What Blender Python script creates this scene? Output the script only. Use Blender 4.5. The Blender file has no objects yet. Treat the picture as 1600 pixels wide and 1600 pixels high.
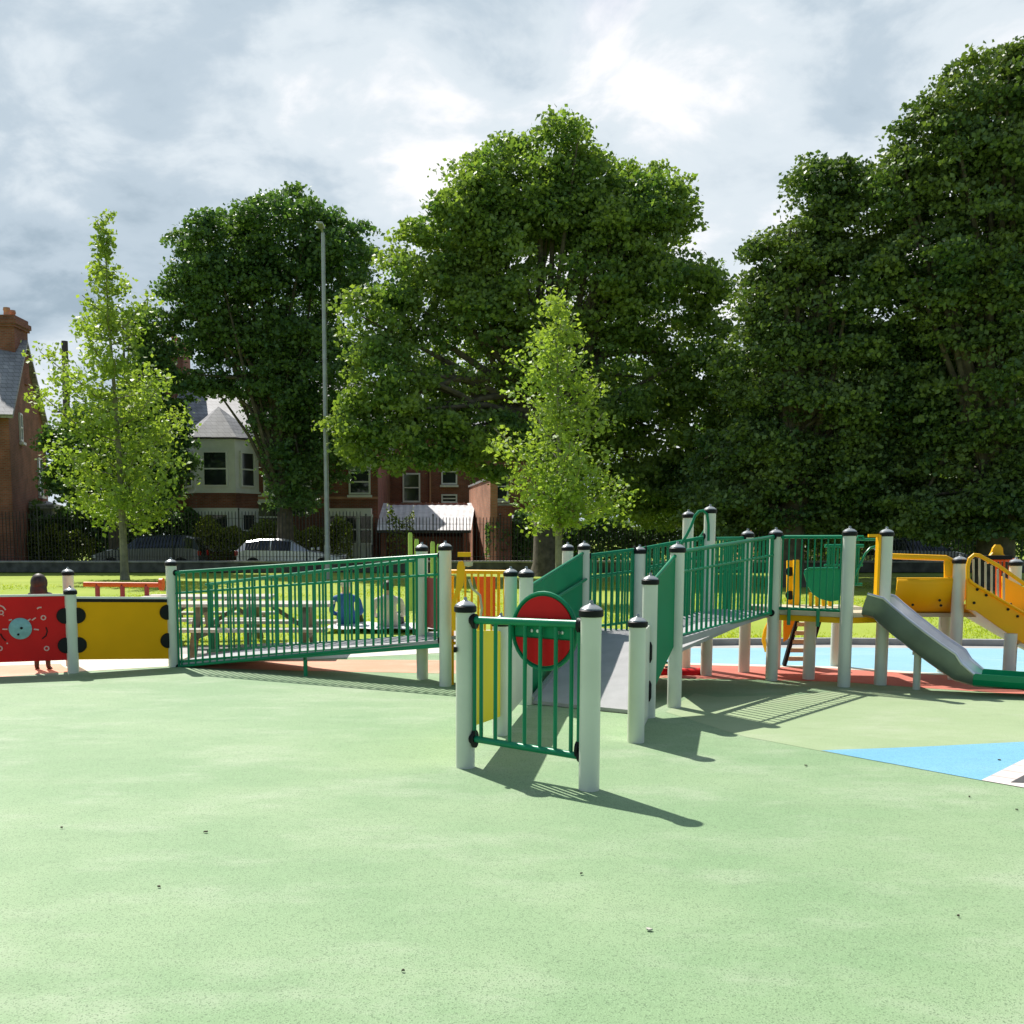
import bpy, math, random
import numpy as np
from mathutils import Vector, Matrix
R=math.radians
S=bpy.context.scene
C=S.collection
random.seed(7)
# ------------------------------------------------------------------ camera
F=1600.0; CX=720.0; CY=1008.0; EYE=1.5
TH=math.atan((CY-840)/F); ct=math.cos(TH); st=math.sin(TH)
cam=bpy.data.cameras.new('camera'); co=bpy.data.objects.new('camera',cam); C.objects.link(co)
co.location=(0,0,EYE); co.rotation_euler=(math.pi/2-TH,0,0)
cam.sensor_width=36; cam.lens=36*F/1600; cam.shift_x=(800-CX)/1600; cam.shift_y=(CY-800)/1600
cam.clip_end=1500; cam.clip_start=.05
S.camera=co
S.render.resolution_x=1024; S.render.resolution_y=1024
# ------------------------------------------------------------------ light
SUN_EL=R(51.5); SUN_AZ=R(-31)      # azimuth from +Y towards +X
sl=bpy.data.lights.new('sun','SUN'); sl.energy=4.9; sl.angle=R(.6); sl.color=(1,.955,.88)
so=bpy.data.objects.new('sun',sl); C.objects.link(so)
sd=Vector((math.sin(SUN_AZ)*math.cos(SUN_EL),math.cos(SUN_AZ)*math.cos(SUN_EL),math.sin(SUN_EL)))
so.rotation_euler=sd.to_track_quat('Z','Y').to_euler(); so.location=(-20,30,40)
S.view_settings.view_transform='Standard'; S.view_settings.look='None'
S.view_settings.exposure=0.40; S.view_settings.gamma=1
W=bpy.data.worlds.new('World'); S.world=W; W.use_nodes=True
SX,SY=11.5,6.1
def world():
    nt=W.node_tree; N=nt.nodes; L=nt.links; N.clear()
    out=N.new('ShaderNodeOutputWorld'); mix=N.new('ShaderNodeMixShader')
    sky=N.new('ShaderNodeTexSky'); sky.sky_type='NISHITA'; sky.sun_disc=False
    sky.sun_elevation=SUN_EL; sky.sun_rotation=SUN_AZ
    b1=N.new('ShaderNodeBackground'); b1.inputs[1].default_value=.085; L.new(sky.outputs[0],b1.inputs[0])
    b2=N.new('ShaderNodeBackground'); b2.inputs[1].default_value=.88
    tc=N.new('ShaderNodeTexCoord'); sp=N.new('ShaderNodeSeparateXYZ'); L.new(tc.outputs['Generated'],sp.inputs[0])
    az=N.new('ShaderNodeMath'); az.operation='MAXIMUM'; L.new(sp.outputs[2],az.inputs[0]); az.inputs[1].default_value=0
    a=N.new('ShaderNodeMath'); a.operation='ADD'; L.new(az.outputs[0],a.inputs[0]); a.inputs[1].default_value=.32
    dx=N.new('ShaderNodeMath'); dx.operation='DIVIDE'; L.new(sp.outputs[0],dx.inputs[0]); L.new(a.outputs[0],dx.inputs[1])
    dy=N.new('ShaderNodeMath'); dy.operation='DIVIDE'; L.new(sp.outputs[1],dy.inputs[0]); L.new(a.outputs[0],dy.inputs[1])
    cb=N.new('ShaderNodeCombineXYZ'); L.new(dx.outputs[0],cb.inputs[0]); L.new(dy.outputs[0],cb.inputs[1])
    def noise(sc,det,off,rough=.5,dist=0.):
        m=N.new('ShaderNodeMapping'); m.inputs[1].default_value=off; L.new(cb.outputs[0],m.inputs[0])
        n=N.new('ShaderNodeTexNoise'); n.inputs['Scale'].default_value=sc; n.inputs['Detail'].default_value=det
        n.inputs['Roughness'].default_value=rough; n.inputs['Distortion'].default_value=dist
        L.new(m.outputs[0],n.inputs['Vector']); return n.outputs[0]
    def ramp(sock,stops):
        r=N.new('ShaderNodeValToRGB'); L.new(sock,r.inputs[0]); e=r.color_ramp.elements
        r.color_ramp.interpolation='EASE'
        while len(e)<len(stops): e.new(.5)
        for i,(p,c) in enumerate(stops): e[i].position=p; e[i].color=tuple(c)+(1,) if len(c)==3 else c
        return r.outputs[0]
    big=noise(1.5,5,(SX,SY,0),.5,.3); fine=noise(4.2,8,(0.4,5.2,0),.58,.3)
    mx=N.new('ShaderNodeMix'); mx.data_type='FLOAT'; mx.inputs[0].default_value=.42
    L.new(big,mx.inputs[2]); L.new(fine,mx.inputs[3])
    col=ramp(mx.outputs[0],[(.37,(.33,.42,.50)),(.45,(.47,.56,.64)),(.53,(.66,.73,.785)),(.615,(.96,.945,.96))])
    L.new(col,b2.inputs[0])
    cover=ramp(noise(1.0,4,(9.3,2.0,0),.5),[(.24,(0,0,0)),(.36,(1,1,1))])
    # the far, high part of the sky is clouded over; behind the viewer it is open blue
    mr=N.new('ShaderNodeMapRange'); mr.interpolation_type='SMOOTHSTEP'; mr.inputs[1].default_value=-.05; mr.inputs[2].default_value=.5; mr.inputs[3].default_value=.12
    L.new(sp.outputs[1],mr.inputs[0]); mm=N.new('ShaderNodeMath'); mm.operation='MULTIPLY'; L.new(cover,mm.inputs[0]); L.new(mr.outputs[0],mm.inputs[1])
    L.new(mm.outputs[0],mix.inputs[0]); L.new(b1.outputs[0],mix.inputs[1]); L.new(b2.outputs[0],mix.inputs[2])
    L.new(mix.outputs[0],out.inputs[0])
world()
# ------------------------------------------------------------------ photo pixel (1600 px frame) -> metres
def ray(px,py):
    dx=(px-CX)/F; dy=(CY-py)/F
    return dx, ct+dy*st, -st+dy*ct
def G(px,py,z=0.):                  # point of a horizontal plane
    d=ray(px,py); t=(z-EYE)/d[2]; return Vector((d[0]*t,d[1]*t,z))
def D(px,py,Y):                     # point at a distance Y
    d=ray(px,py); t=Y/d[1]; return Vector((d[0]*t,Y,EYE+d[2]*t))
def Z(Y,py): return D(CX,py,Y).z
# ------------------------------------------------------------------ materials
def mat(name,rgb,rough=.5,metal=0.,var=.0,vs=6.,bump=0.,bs=60.,rgb2=None,spec=.5,coat=0.):
    m=bpy.data.materials.new(name); m.use_nodes=True; nt=m.node_tree; N=nt.nodes; L=nt.links
    b=N['Principled BSDF']; b.inputs['Roughness'].default_value=rough; b.inputs['Metallic'].default_value=metal
    b.inputs['Specular IOR Level'].default_value=spec; b.inputs['Coat Weight'].default_value=coat
    tc=N.new('ShaderNodeTexCoord')
    n=N.new('ShaderNodeTexNoise'); n.inputs['Scale'].default_value=vs; n.inputs['Detail'].default_value=6
    L.new(tc.outputs['Object'],n.inputs['Vector'])
    r=N.new('ShaderNodeValToRGB'); L.new(n.outputs[0],r.inputs[0])
    c2=rgb2 or tuple(min(1,c*(1+var)) for c in rgb); c1=rgb if rgb2 else tuple(c*(1-var) for c in rgb)
    r.color_ramp.elements[0].position=.33; r.color_ramp.elements[1].position=.67
    r.color_ramp.elements[0].color=c1+(1,); r.color_ramp.elements[1].color=c2+(1,)
    L.new(r.outputs[0],b.inputs['Base Color'])
    if bump:
        n2=N.new('ShaderNodeTexNoise'); n2.inputs['Scale'].default_value=bs; n2.inputs['Detail'].default_value=4
        L.new(tc.outputs['Object'],n2.inputs['Vector'])
        bp=N.new('ShaderNodeBump'); bp.inputs['Strength'].default_value=bump; bp.inputs['Distance'].default_value=.01
        L.new(n2.outputs[0],bp.inputs['Height']); L.new(bp.outputs[0],b.inputs['Normal'])
    return m
def rubber(name,c,patch,worn,speck=.5):
    """poured rubber crumb: mottled patches, worn streaks, coarse speckle"""
    m=bpy.data.materials.new(name); m.use_nodes=True; nt=m.node_tree; N=nt.nodes; L=nt.links
    b=N['Principled BSDF']; b.inputs['Roughness'].default_value=.72; b.inputs['Specular IOR Level'].default_value=.45
    tc=N.new('ShaderNodeTexCoord')
    def nz(scale,det,ro=.55,sc=(1,1,1),off=(0,0,0)):
        mp=N.new('ShaderNodeMapping'); mp.inputs['Scale'].default_value=sc; mp.inputs['Location'].default_value=off
        L.new(tc.outputs['Object'],mp.inputs[0])
        n=N.new('ShaderNodeTexNoise'); n.inputs['Scale'].default_value=scale; n.inputs['Detail'].default_value=det
        n.inputs['Roughness'].default_value=ro; L.new(mp.outputs[0],n.inputs['Vector']); return n.outputs[0]
    def rp(s,a,bb,ca=0.,cbb=1.):
        r=N.new('ShaderNodeMapRange'); r.inputs[1].default_value=a; r.inputs[2].default_value=bb
        r.inputs[3].default_value=ca; r.inputs[4].default_value=cbb; r.interpolation_type='SMOOTHSTEP'; L.new(s,r.inputs[0]); return r.outputs[0]
    def mixc(f,a,bb,mode='MIX'):
        x=N.new('ShaderNodeMix'); x.data_type='RGBA'; x.blend_type=mode
        L.new(f,x.inputs[0]) if not isinstance(f,float) else setattr(x.inputs[0],'default_value',f)
        for i,v in ((6,a),(7,bb)):
            if isinstance(v,tuple): x.inputs[i].default_value=v+(1,)
            else: L.new(v,x.inputs[i])
        return x.outputs[2]
    col=mixc(rp(nz(.55,6,.6,(1,1.3,1)),.38,.64),c,patch)
    col=mixc(rp(nz(1.3,8,.68,(.8,1.5,1),(3,1,0)),.46,.74,0,.65),col,worn)
    col=mixc(rp(nz(5,6,.65,(.7,1.4,1),(8,4,0)),.5,.75,0,.3),col,tuple(x*.72 for x in c))
    v=N.new('ShaderNodeTexVoronoi'); v.inputs['Scale'].default_value=210; L.new(tc.outputs['Object'],v.inputs['Vector'])
    sv=N.new('ShaderNodeSeparateColor'); L.new(v.outputs['Color'],sv.inputs[0])
    dk=rp(sv.outputs[0],.74,.95,0,speck); lt=rp(sv.outputs[1],.82,.96,0,speck*.6)
    col=mixc(dk,col,tuple(x*.45 for x in c)); col=mixc(lt,col,tuple(min(.8,x*1.35+.03) for x in c))
    L.new(col,b.inputs['Base Color'])
    bp=N.new('ShaderNodeBump'); bp.inputs['Strength'].default_value=.3; bp.inputs['Distance'].default_value=.004
    L.new(v.outputs['Distance'],bp.inputs['Height']); L.new(bp.outputs[0],b.inputs['Normal'])
    return m
def bricks(name,c1,c2,mortar,w=.225,h=.075,ms=.012,rough=.9,axis='XZ',tile=False):
    m=bpy.data.materials.new(name); m.use_nodes=True; nt=m.node_tree; N=nt.nodes; L=nt.links
    b=N['Principled BSDF']; b.inputs['Roughness'].default_value=rough; b.inputs['Specular IOR Level'].default_value=.3
    tc=N.new('ShaderNodeTexCoord'); sp=N.new('ShaderNodeSeparateXYZ'); L.new(tc.outputs['Object'],sp.inputs[0])
    ad=N.new('ShaderNodeMath'); ad.operation='ADD'; L.new(sp.outputs[0],ad.inputs[0]); L.new(sp.outputs[1],ad.inputs[1])
    cb=N.new('ShaderNodeCombineXYZ'); L.new(ad.outputs[0],cb.inputs[0]); L.new(sp.outputs[2],cb.inputs[1])
    br=N.new('ShaderNodeTexBrick'); L.new(cb.outputs[0],br.inputs['Vector'])
    br.inputs['Color1'].default_value=c1+(1,); br.inputs['Color2'].default_value=c2+(1,); br.inputs['Mortar'].default_value=mortar+(1,)
    br.inputs['Scale'].default_value=1; br.inputs['Brick Width'].default_value=w; br.inputs['Row Height'].default_value=h
    br.inputs['Mortar Size'].default_value=ms
    n=N.new('ShaderNodeTexNoise'); n.inputs['Scale'].default_value=1.3; n.inputs['Detail'].default_value=7; L.new(tc.outputs['Object'],n.inputs[0])
    mr=N.new('ShaderNodeMapRange'); mr.inputs[1].default_value=.3; mr.inputs[2].default_value=.7; mr.inputs[3].default_value=.72; mr.inputs[4].default_value=1.22
    L.new(n.outputs[0],mr.inputs[0])
    x=N.new('ShaderNodeMix'); x.data_type='RGBA'; x.blend_type='MULTIPLY'; x.inputs[0].default_value=1
    L.new(br.outputs[0],x.inputs[6]); L.new(mr.outputs[0],x.inputs[7]); L.new(x.outputs[2],b.inputs['Base Color'])
    return m
def leafmat(name,c1,c2,c3,trans=.38):
    m=bpy.data.materials.new(name); m.use_nodes=True; nt=m.node_tree; N=nt.nodes; L=nt.links
    b=N['Principled BSDF']; b.inputs['Roughness'].default_value=.5; b.inputs['Specular IOR Level'].default_value=.35
    ge=N.new('ShaderNodeNewGeometry'); r=N.new('ShaderNodeValToRGB'); L.new(ge.outputs['Random Per Island'],r.inputs[0])
    e=r.color_ramp.elements; e.new(.5)
    for i,(p,c) in enumerate(((0,c1),(.55,c2),(1,c3))): e[i].position=p; e[i].color=c+(1,)
    tcn=N.new('ShaderNodeTexCoord'); nn=N.new('ShaderNodeTexNoise'); nn.inputs['Scale'].default_value=.55; nn.inputs['Detail'].default_value=3; L.new(tcn.outputs['Object'],nn.inputs['Vector'])
    mr_=N.new('ShaderNodeMapRange'); mr_.inputs[1].default_value=.35; mr_.inputs[2].default_value=.65; mr_.inputs[3].default_value=.0; mr_.inputs[4].default_value=.75; L.new(nn.outputs[0],mr_.inputs[0])
    hu=N.new('ShaderNodeMix'); hu.data_type='RGBA'; hu.blend_type='MIX'; L.new(mr_.outputs[0],hu.inputs[0]); L.new(r.outputs[0],hu.inputs[6]); hu.inputs[7].default_value=tuple(min(.6,a*k) for a,k in zip(c3,(1.15,1.05,.9)))+(1,)
    class _R: outputs=[hu.outputs[2]]
    r=_R
    tl=N.new('ShaderNodeBsdfTranslucent'); ml=N.new('ShaderNodeMix'); ml.data_type='RGBA'; ml.blend_type='MULTIPLY'; ml.inputs[0].default_value=1
    L.new(r.outputs[0],ml.inputs[6]); ml.inputs[7].default_value=(1.6,1.65,.55,1); L.new(ml.outputs[2],tl.inputs[0])
    L.new(r.outputs[0],b.inputs['Base Color'])
    mx=N.new('ShaderNodeMixShader'); mx.inputs[0].default_value=trans
    L.new(b.outputs[0],mx.inputs[1]); L.new(tl.outputs[0],mx.inputs[2]); L.new(mx.outputs[0],N['Material Output'].inputs[0])
    return m
M={}
M['ivory']=mat('ivory paint',(.66,.70,.59),.42,0,.06,3,.05,40)
M['black']=mat('black plastic',(.008,.009,.010),.5,0,.2,spec=.2)
M['cap']=mat('grey cap plastic',(.30,.32,.33),.3,.3,.15)
M['steel']=mat('brushed steel',(.66,.67,.70),.3,.9,.08,4,.06,120)
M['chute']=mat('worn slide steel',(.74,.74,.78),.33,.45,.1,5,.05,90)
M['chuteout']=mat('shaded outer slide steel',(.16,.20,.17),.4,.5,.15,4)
M['green']=mat('green powder coat',(.001,.22,.10),.36,0,.12,3,spec=.32)
M['greensheet']=mat('green board',(.001,.235,.10),.5,0,.08,2,spec=.25)
M['red']=mat('red board',(.66,.010,.012),.5,0,.08,3,spec=.2)
M['orange']=mat('orange board',(.76,.12,.02),.45,0,.1,spec=.3)
M['yellow']=mat('yellow plastic',(.95,.47,.002),.42,0,.07,2,spec=.3)
M['yellowboard']=mat('yellow board',(.93,.43,.001),.5,0,.05,2,spec=.15)
M['lemon']=mat('lemon board',(.85,.67,.002),.5,0,.05,2,spec=.2)
M['dimred']=mat('faded red board',(.40,.05,.05),.5,0,.1)
M['discblue']=mat('blue grey plastic',(.22,.42,.46),.4,0,.15,20)
M['pink']=mat('pale pink groove',(.75,.45,.42),.5)
M['white']=mat('white paint',(.76,.76,.73),.5,0,.05,3)
M['deck']=mat('grey ramp matting',(.39,.385,.395),.85,0,.08,5,.4,150)
M['beige']=mat('beige deck edge',(.55,.48,.33),.6,0,.1)
M['wood']=mat('weathered timber',(.20,.17,.12),.8,0,.3,8,.3,40)
M['palewood']=mat('pale grey timber',(.46,.44,.38),.8,0,.2,8,.3,40)
M['bark']=mat('tree bark',(.10,.085,.06),.9,0,.35,5,.8,18)
M['barkpale']=mat('young tree bark',(.20,.19,.15),.85,0,.3,5,.5,20)
M['iron']=mat('black iron',(.012,.013,.015),.45,0,.2)
M['stone']=mat('dark rubble stone',(.10,.10,.095),.9,0,.4,3,.9,9)
M['slate']=bricks('slate tiles',(.27,.27,.29),(.34,.335,.35),(.13,.13,.14),.3,.2,.012,.6)
M['brick']=bricks('red brick',(.22,.062,.038),(.30,.095,.06),(.20,.15,.12))
M['brickor']=bricks('orange brick',(.52,.20,.11),(.60,.26,.15),(.42,.30,.22))
M['glass']=mat('dark window glass',(.025,.032,.035),.06,0,.3,.8,spec=.8)
M['carglass']=mat('car glass',(.015,.02,.025),.05,0,.1,spec=.8)
M['silver']=mat('silver car paint',(.62,.64,.67),.28,.5,.03,coat=.6)
M['navy']=mat('dark blue car paint',(.07,.085,.10),.25,.3,.05,coat=.7)
M['tyre']=mat('tyre rubber',(.02,.02,.02),.8)
M['lampglass']=mat('lamp lens',(.7,.7,.68),.15)
M['taillight']=mat('red lens',(.4,.01,.01),.2)
M['galv']=mat('galvanised steel',(.36,.38,.38),.45,.5,.12,4)
M['pole']=mat('old timber pole',(.07,.06,.055),.9,0,.3)
M['concrete']=mat('pale concrete',(.40,.385,.36),.85,0,.12,2,.3,60)
M['kerb']=mat('grey kerb stone',(.30,.30,.29),.9,0,.2,3,.3,60)
M['asphalt']=mat('asphalt',(.06,.06,.062),.9,0,.2,2,.4,60)
M['lime']=mat('lime paint',(.42,.58,.12),.5,0,.1)
M['skin']=mat('skin',(.50,.30,.21),.55,0,.05); M['hair']=mat('brown hair',(.035,.02,.014),.55,0,.3,30)
M['blue']=mat('blue cloth',(.02,.10,.28),.8,0,.15,20); M['dark']=mat('dark cloth',(.03,.03,.04),.85,0,.2,20)
M['cream']=mat('cream cloth',(.55,.50,.44),.85,0,.1,20); M['boots']=mat('brown leather',(.05,.028,.02),.5,0,.2)
M['rub_green']=rubber('green rubber',(.205,.330,.162),(.262,.375,.20),(.38,.445,.305),.7)
M['rub_light']=rubber('pale green rubber',(.29,.385,.20),(.33,.42,.23),(.41,.46,.31),.3)
M['rub_blue']=rubber('blue rubber',(.15,.40,.58),(.18,.44,.60),(.25,.49,.62),.6)
M['rub_sky']=rubber('pale blue rubber',(.24,.47,.60),(.27,.50,.62),(.34,.54,.62),.3)
M['rub_pink']=rubber('salmon rubber',(.68,.30,.18),(.74,.38,.25),(.78,.47,.34),.3)
M['rub_red']=rubber('terracotta rubber',(.50,.13,.09),(.55,.17,.12),(.60,.24,.18),.3)
M['rub_cream']=rubber('cream rubber',(.66,.64,.52),(.70,.68,.58),(.74,.72,.64),.3)
M['tile']=bricks('pale tiles',(.66,.58,.54),(.70,.63,.60),(.40,.30,.28),.30,.30,.01)
def grassmat():
    m=mat('lawn',(.24,.33,.02),.95,0,0,.35,.5,30,rgb2=(.33,.40,.05)); return m
M['grass']=grassmat()
M['blade']=leafmat('grass blades',(.24,.33,.02),(.33,.42,.03),(.42,.48,.06),.4)
M['leaf_big']=leafmat('lime tree leaves',(.065,.14,.045),(.11,.21,.06),(.24,.34,.105),.38)
M['leaf_dark']=leafmat('dark leaves',(.045,.11,.045),(.065,.15,.055),(.12,.21,.075),.32)
M['leaf_shade']=leafmat('deep green leaves',(.035,.085,.032),(.06,.13,.042),(.15,.225,.075),.24)
M['leaf_young']=leafmat('young leaves',(.15,.24,.05),(.22,.33,.075),(.28,.38,.12),.40)
M['leaf_hedge']=leafmat('hedge leaves',(.04,.08,.015),(.08,.13,.025),(.22,.28,.05),.25)
# ------------------------------------------------------------------ mesh builder
ORG={}
def org(o):
    return ORG.get(o.name,Vector((0,0,0))) if o else Vector((0,0,0))
class MB:
    def __init__(s): s.v=[]; s.f=[]; s.m=[]; s.c=0
    def add(s,vs,fs,mi=None):
        o=len(s.v); s.v+= [tuple(v) for v in vs]; s.f+=[tuple(i+o for i in f) for f in fs]; s.m+=[s.c if mi is None else mi]*len(fs); return s
    def box(s,a,b,mi=None):
        (x0,y0,z0),(x1,y1,z1)=a,b
        return s.add([(x0,y0,z0),(x1,y0,z0),(x1,y1,z0),(x0,y1,z0),(x0,y0,z1),(x1,y0,z1),(x1,y1,z1),(x0,y1,z1)],
          [(0,3,2,1),(4,5,6,7),(0,1,5,4),(1,2,6,5),(2,3,7,6),(3,0,4,7)],mi)
    def beam(s,p,q,w,h,mi=None,up=(0,0,1)):
        """rectangular bar from p to q, w wide, h tall"""
        p=Vector(p);q=Vector(q);d=(q-p).normalized(); u=Vector(up); sd_=d.cross(u)
        if sd_.length<1e-4: sd_=Vector((1,0,0))
        sd_.normalize(); u=sd_.cross(d).normalized()
        vs=[]
        for c in (p,q):
            for a,b in ((-1,-1),(1,-1),(1,1),(-1,1)): vs.append(c+sd_*a*w/2+u*b*h/2)
        return s.add(vs,[(0,1,2,3),(7,6,5,4),(0,4,5,1),(1,5,6,2),(2,6,7,3),(3,7,4,0)],mi)
    def tube(s,pts,r,n=10,mi=None,closed=False):
        P=[Vector(p) for p in pts]; k=len(P); rs=r if isinstance(r,(list,tuple)) else [r]*k
        vs=[];fs=[]; prev=None
        for i in range(k):
            if closed: d=P[(i+1)%k]-P[i-1]
            else: d=(P[min(i+1,k-1)]-P[max(i-1,0)])
            d.normalize()
            if prev is None:
                a=Vector((0,0,1)) if abs(d.z)<.9 else Vector((1,0,0)); u=(a-d*a.dot(d)).normalized()
            else: u=(prev-d*prev.dot(d)).normalized()
            prev=u; w=d.cross(u)
            for j in range(n):
                t=2*math.pi*j/n; vs.append(P[i]+(u*math.cos(t)+w*math.sin(t))*rs[i])
        for i in range(k if closed else k-1):
            i2=(i+1)%k
            for j in range(n): fs.append((i*n+j,i2*n+j,i2*n+(j+1)%n,i*n+(j+1)%n)[::-1])
        if not closed: fs.append(tuple(range(n))); fs.append(tuple(range((k-1)*n,k*n))[::-1])
        return s.add(vs,fs,mi)
    def lathe(s,c,prof,n=20,mi=None,axis=None):
        c=Vector(c); ax=Vector(axis or (0,0,1)).normalized()
        a=Vector((1,0,0)) if abs(ax.x)<.9 else Vector((0,1,0)); u=(a-ax*a.dot(ax)).normalized(); w=ax.cross(u)
        vs=[];fs=[]
        for r,z in prof:
            for j in range(n):
                t=2*math.pi*j/n; vs.append(c+ax*z+(u*math.cos(t)+w*math.sin(t))*max(r,1e-4))
        for i in range(len(prof)-1):
            for j in range(n): fs.append((i*n+j,i*n+(j+1)%n,(i+1)*n+(j+1)%n,(i+1)*n+j))
        fs.append(tuple(range(n))[::-1]); fs.append(tuple(range((len(prof)-1)*n,len(prof)*n)))
        return s.add(vs,fs,mi)
    def prism(s,pts,off,mi=None):
        """polygon pts (3-D) extruded by vector off"""
        P=[Vector(p) for p in pts]; o=Vector(off); n=len(P)
        vs=P+[p+o for p in P]
        fs=[tuple(range(n)),tuple(range(n,2*n))[::-1]]+[(i,i+n,(i+1)%n+n,(i+1)%n) for i in range(n)]
        return s.add(vs,fs,mi)
    def build(s,name,mats,parent=None,smooth=True,bevel=0.):
        me=bpy.data.meshes.new(name); o=org(parent)
        me.from_pydata([(v[0]-o.x,v[1]-o.y,v[2]-o.z) for v in s.v],[],s.f)
        if not isinstance(mats,(list,tuple)): mats=[mats]
        for m in mats: me.materials.append(M[m] if isinstance(m,str) else m)
        me.polygons.foreach_set('material_index',s.m); me.validate(); me.update()
        import bmesh
        bm=bmesh.new(); bm.from_mesh(me); bmesh.ops.recalc_face_normals(bm,faces=bm.faces); bm.to_mesh(me); bm.free()
        if smooth:
            me.polygons.foreach_set('use_smooth',[True]*len(me.polygons)); me.set_sharp_from_angle(angle=R(35))
        ob=bpy.data.objects.new(name,me); C.objects.link(ob)
        if parent: ob.parent=parent
        ORG[ob.name]=o
        if bevel:
            b=ob.modifiers.new('bevel','BEVEL'); b.width=bevel; b.segments=2; b.limit_method='ANGLE'
        return ob
def tag(o,label=None,cat=None,group=None,kind=None):
    if label: o['label']=label
    if cat: o['category']=cat
    if group: o['group']=group
    if kind: o['kind']=kind
    return o
def thing(name,label,cat,loc,group=None):
    o=bpy.data.objects.new(name,None); C.objects.link(o); o.location=loc; o.empty_display_size=.2
    ORG[o.name]=Vector(loc); return tag(o,label,cat,group)
# ------------------------------------------------------------------ setting: ground sheets
def sheet(name,pts,z,m,kind='structure',cat=None):
    rs=random.Random(len(name)); out=[]          # hand-laid joints: edges wander a few millimetres
    for a,b in zip(pts,list(pts[1:])+[pts[0]]):
        L_=math.hypot(b[0]-a[0],b[1]-a[1]); k=max(1,min(80,int(L_/.16))) if 'rub' in m and name!='play_surface' else 1
        for i in range(k):
            u=i/k; j=.006 if i else 0; out.append((a[0]+(b[0]-a[0])*u+rs.uniform(-j,j),a[1]+(b[1]-a[1])*u+rs.uniform(-j,j)))
    me=MB(); me.add([(p[0],p[1],z) for p in out],[tuple(range(len(out)))])
    o=me.build(name,m,smooth=False); tag(o,kind=kind); return o
def gp(L): return [G(x,y) for x,y in L]
sheet('ground',[(-400,-100),(400,-100),(400,700),(-400,700)],-.02,'grass')
def dense(name,x0,x1,y0,y1,z,m):      # a gently uneven lawn
    nx,ny=60,50; vs=[];fs=[]
    for j in range(ny+1):
        for i in range(nx+1):
            x=x0+(x1-x0)*i/nx; y=y0+(y1-y0)*j/ny
            vs.append((x,y,z+.02*math.sin(x*.9+y*.3)+.02*math.sin(y*.7-x*.35)))
    for j in range(ny):
        for i in range(nx): a=j*(nx+1)+i; fs.append((a,a+1,a+nx+2,a+nx+1))
    q=MB(); q.add(vs,fs); o=q.build(name,m); tag(o,kind='structure')
# kerb line between play surface and lawn, left part nearer
KL=[G(-250,1019),G(0,1019),G(300,1017),G(560,1007),G(760,1003),G(1000,1012),G(1300,1009),G(1700,1012)]
dense('lawn',-45,45,13.0,44.2,-.03,'grass')
def band(name,far,near,z,m): return sheet(name,[(p.x,p.y) for p in far]+[(p.x,p.y) for p in near[::-1]],z,m)
# play surface: everything this side of the path
surf=[Vector((30,-6,0)),Vector((-30,-6,0)),Vector((-30,11.9,0))]+gp([(-250,1037),(0,1036),(300,1034),(560,1024),(760,1016),(1000,1021),(1300,1018),(1700,1021)])+[Vector((30,14,0))]
sheet('play_surface',[(p.x,p.y) for p in surf],.040,'rub_green')
band('path',gp([(-400,1016),(0,1016),(300,1014),(560,1003),(760,998),(1000,1009),(1300,1009),(1900,1012)]),
     gp([(-400,1040),(0,1040),(300,1038),(560,1028),(760,1020),(1000,1024),(1300,1020),(1900,1024)]),.034,'concrete')
band('pale_green_surface',gp([(1085,1090),(1120,1096),(1250,1092),(1330,1085),(1480,1088),(1900,1112)]),
     gp([(1040,1120),(1165,1160),(1285,1183),(1420,1208),(1600,1242),(1900,1300)]),.0415,'rub_light')
sheet('blue_triangle',[(p.x,p.y) for p in gp([(1283,1182),(1440,1176),(1600,1168),(1900,1158),(1900,1300),(1600,1241),(1533,1230)])],.043,'rub_blue')
sheet('tile_strip',[(p.x,p.y) for p in gp([(1533,1230),(1600,1196),(1900,1060),(1900,1290),(1600,1242)])],.0445,'tile')
sheet('dark_panel',[(p.x,p.y) for p in gp([(1578,1234),(1600,1222),(1900,1100),(1900,1250),(1600,1235)])],.046,'asphalt')
band('salmon_band',gp([(-300,1040),(0,1040),(90,1037),(280,1034),(480,1036),(700,1037),(900,1040),(1060,1044)]),
     gp([(-300,1070),(0,1064),(90,1057),(280,1045),(330,1050),(480,1054),(700,1058),(900,1062),(1060,1066)]),.0415,'rub_pink')
band('cream_band',gp([(-300,1031),(0,1031),(95,1031),(112,1030),(262,1028),(300,1027),(560,1019),(720,1017)]),
     gp([(-300,1048),(0,1046),(95,1043),(112,1056),(262,1047),(300,1036),(480,1036),(720,1024)]),.043,'rub_cream')
band('terracotta_band',gp([(1060,1044),(1300,1050),(1450,1060),(1600,1066),(1900,1076)]),
     gp([(1060,1066),(1190,1068),(1320,1072),(1450,1082),(1600,1092),(1900,1120)]),.0415,'rub_red')
band('white_line',gp([(1060,1041),(1300,1047),(1450,1057),(1600,1063),(1900,1073)]),
     gp([(1060,1044),(1300,1050),(1450,1060),(1600,1066),(1900,1076)]),.043,'rub_cream')
band('blue_surface',gp([(1040,1018),(1300,1016.5),(1900,1020)]),
     gp([(1040,1040),(1060,1041),(1300,1047),(1450,1057),(1600,1063),(1900,1073)]),.0415,'rub_sky')
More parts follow.
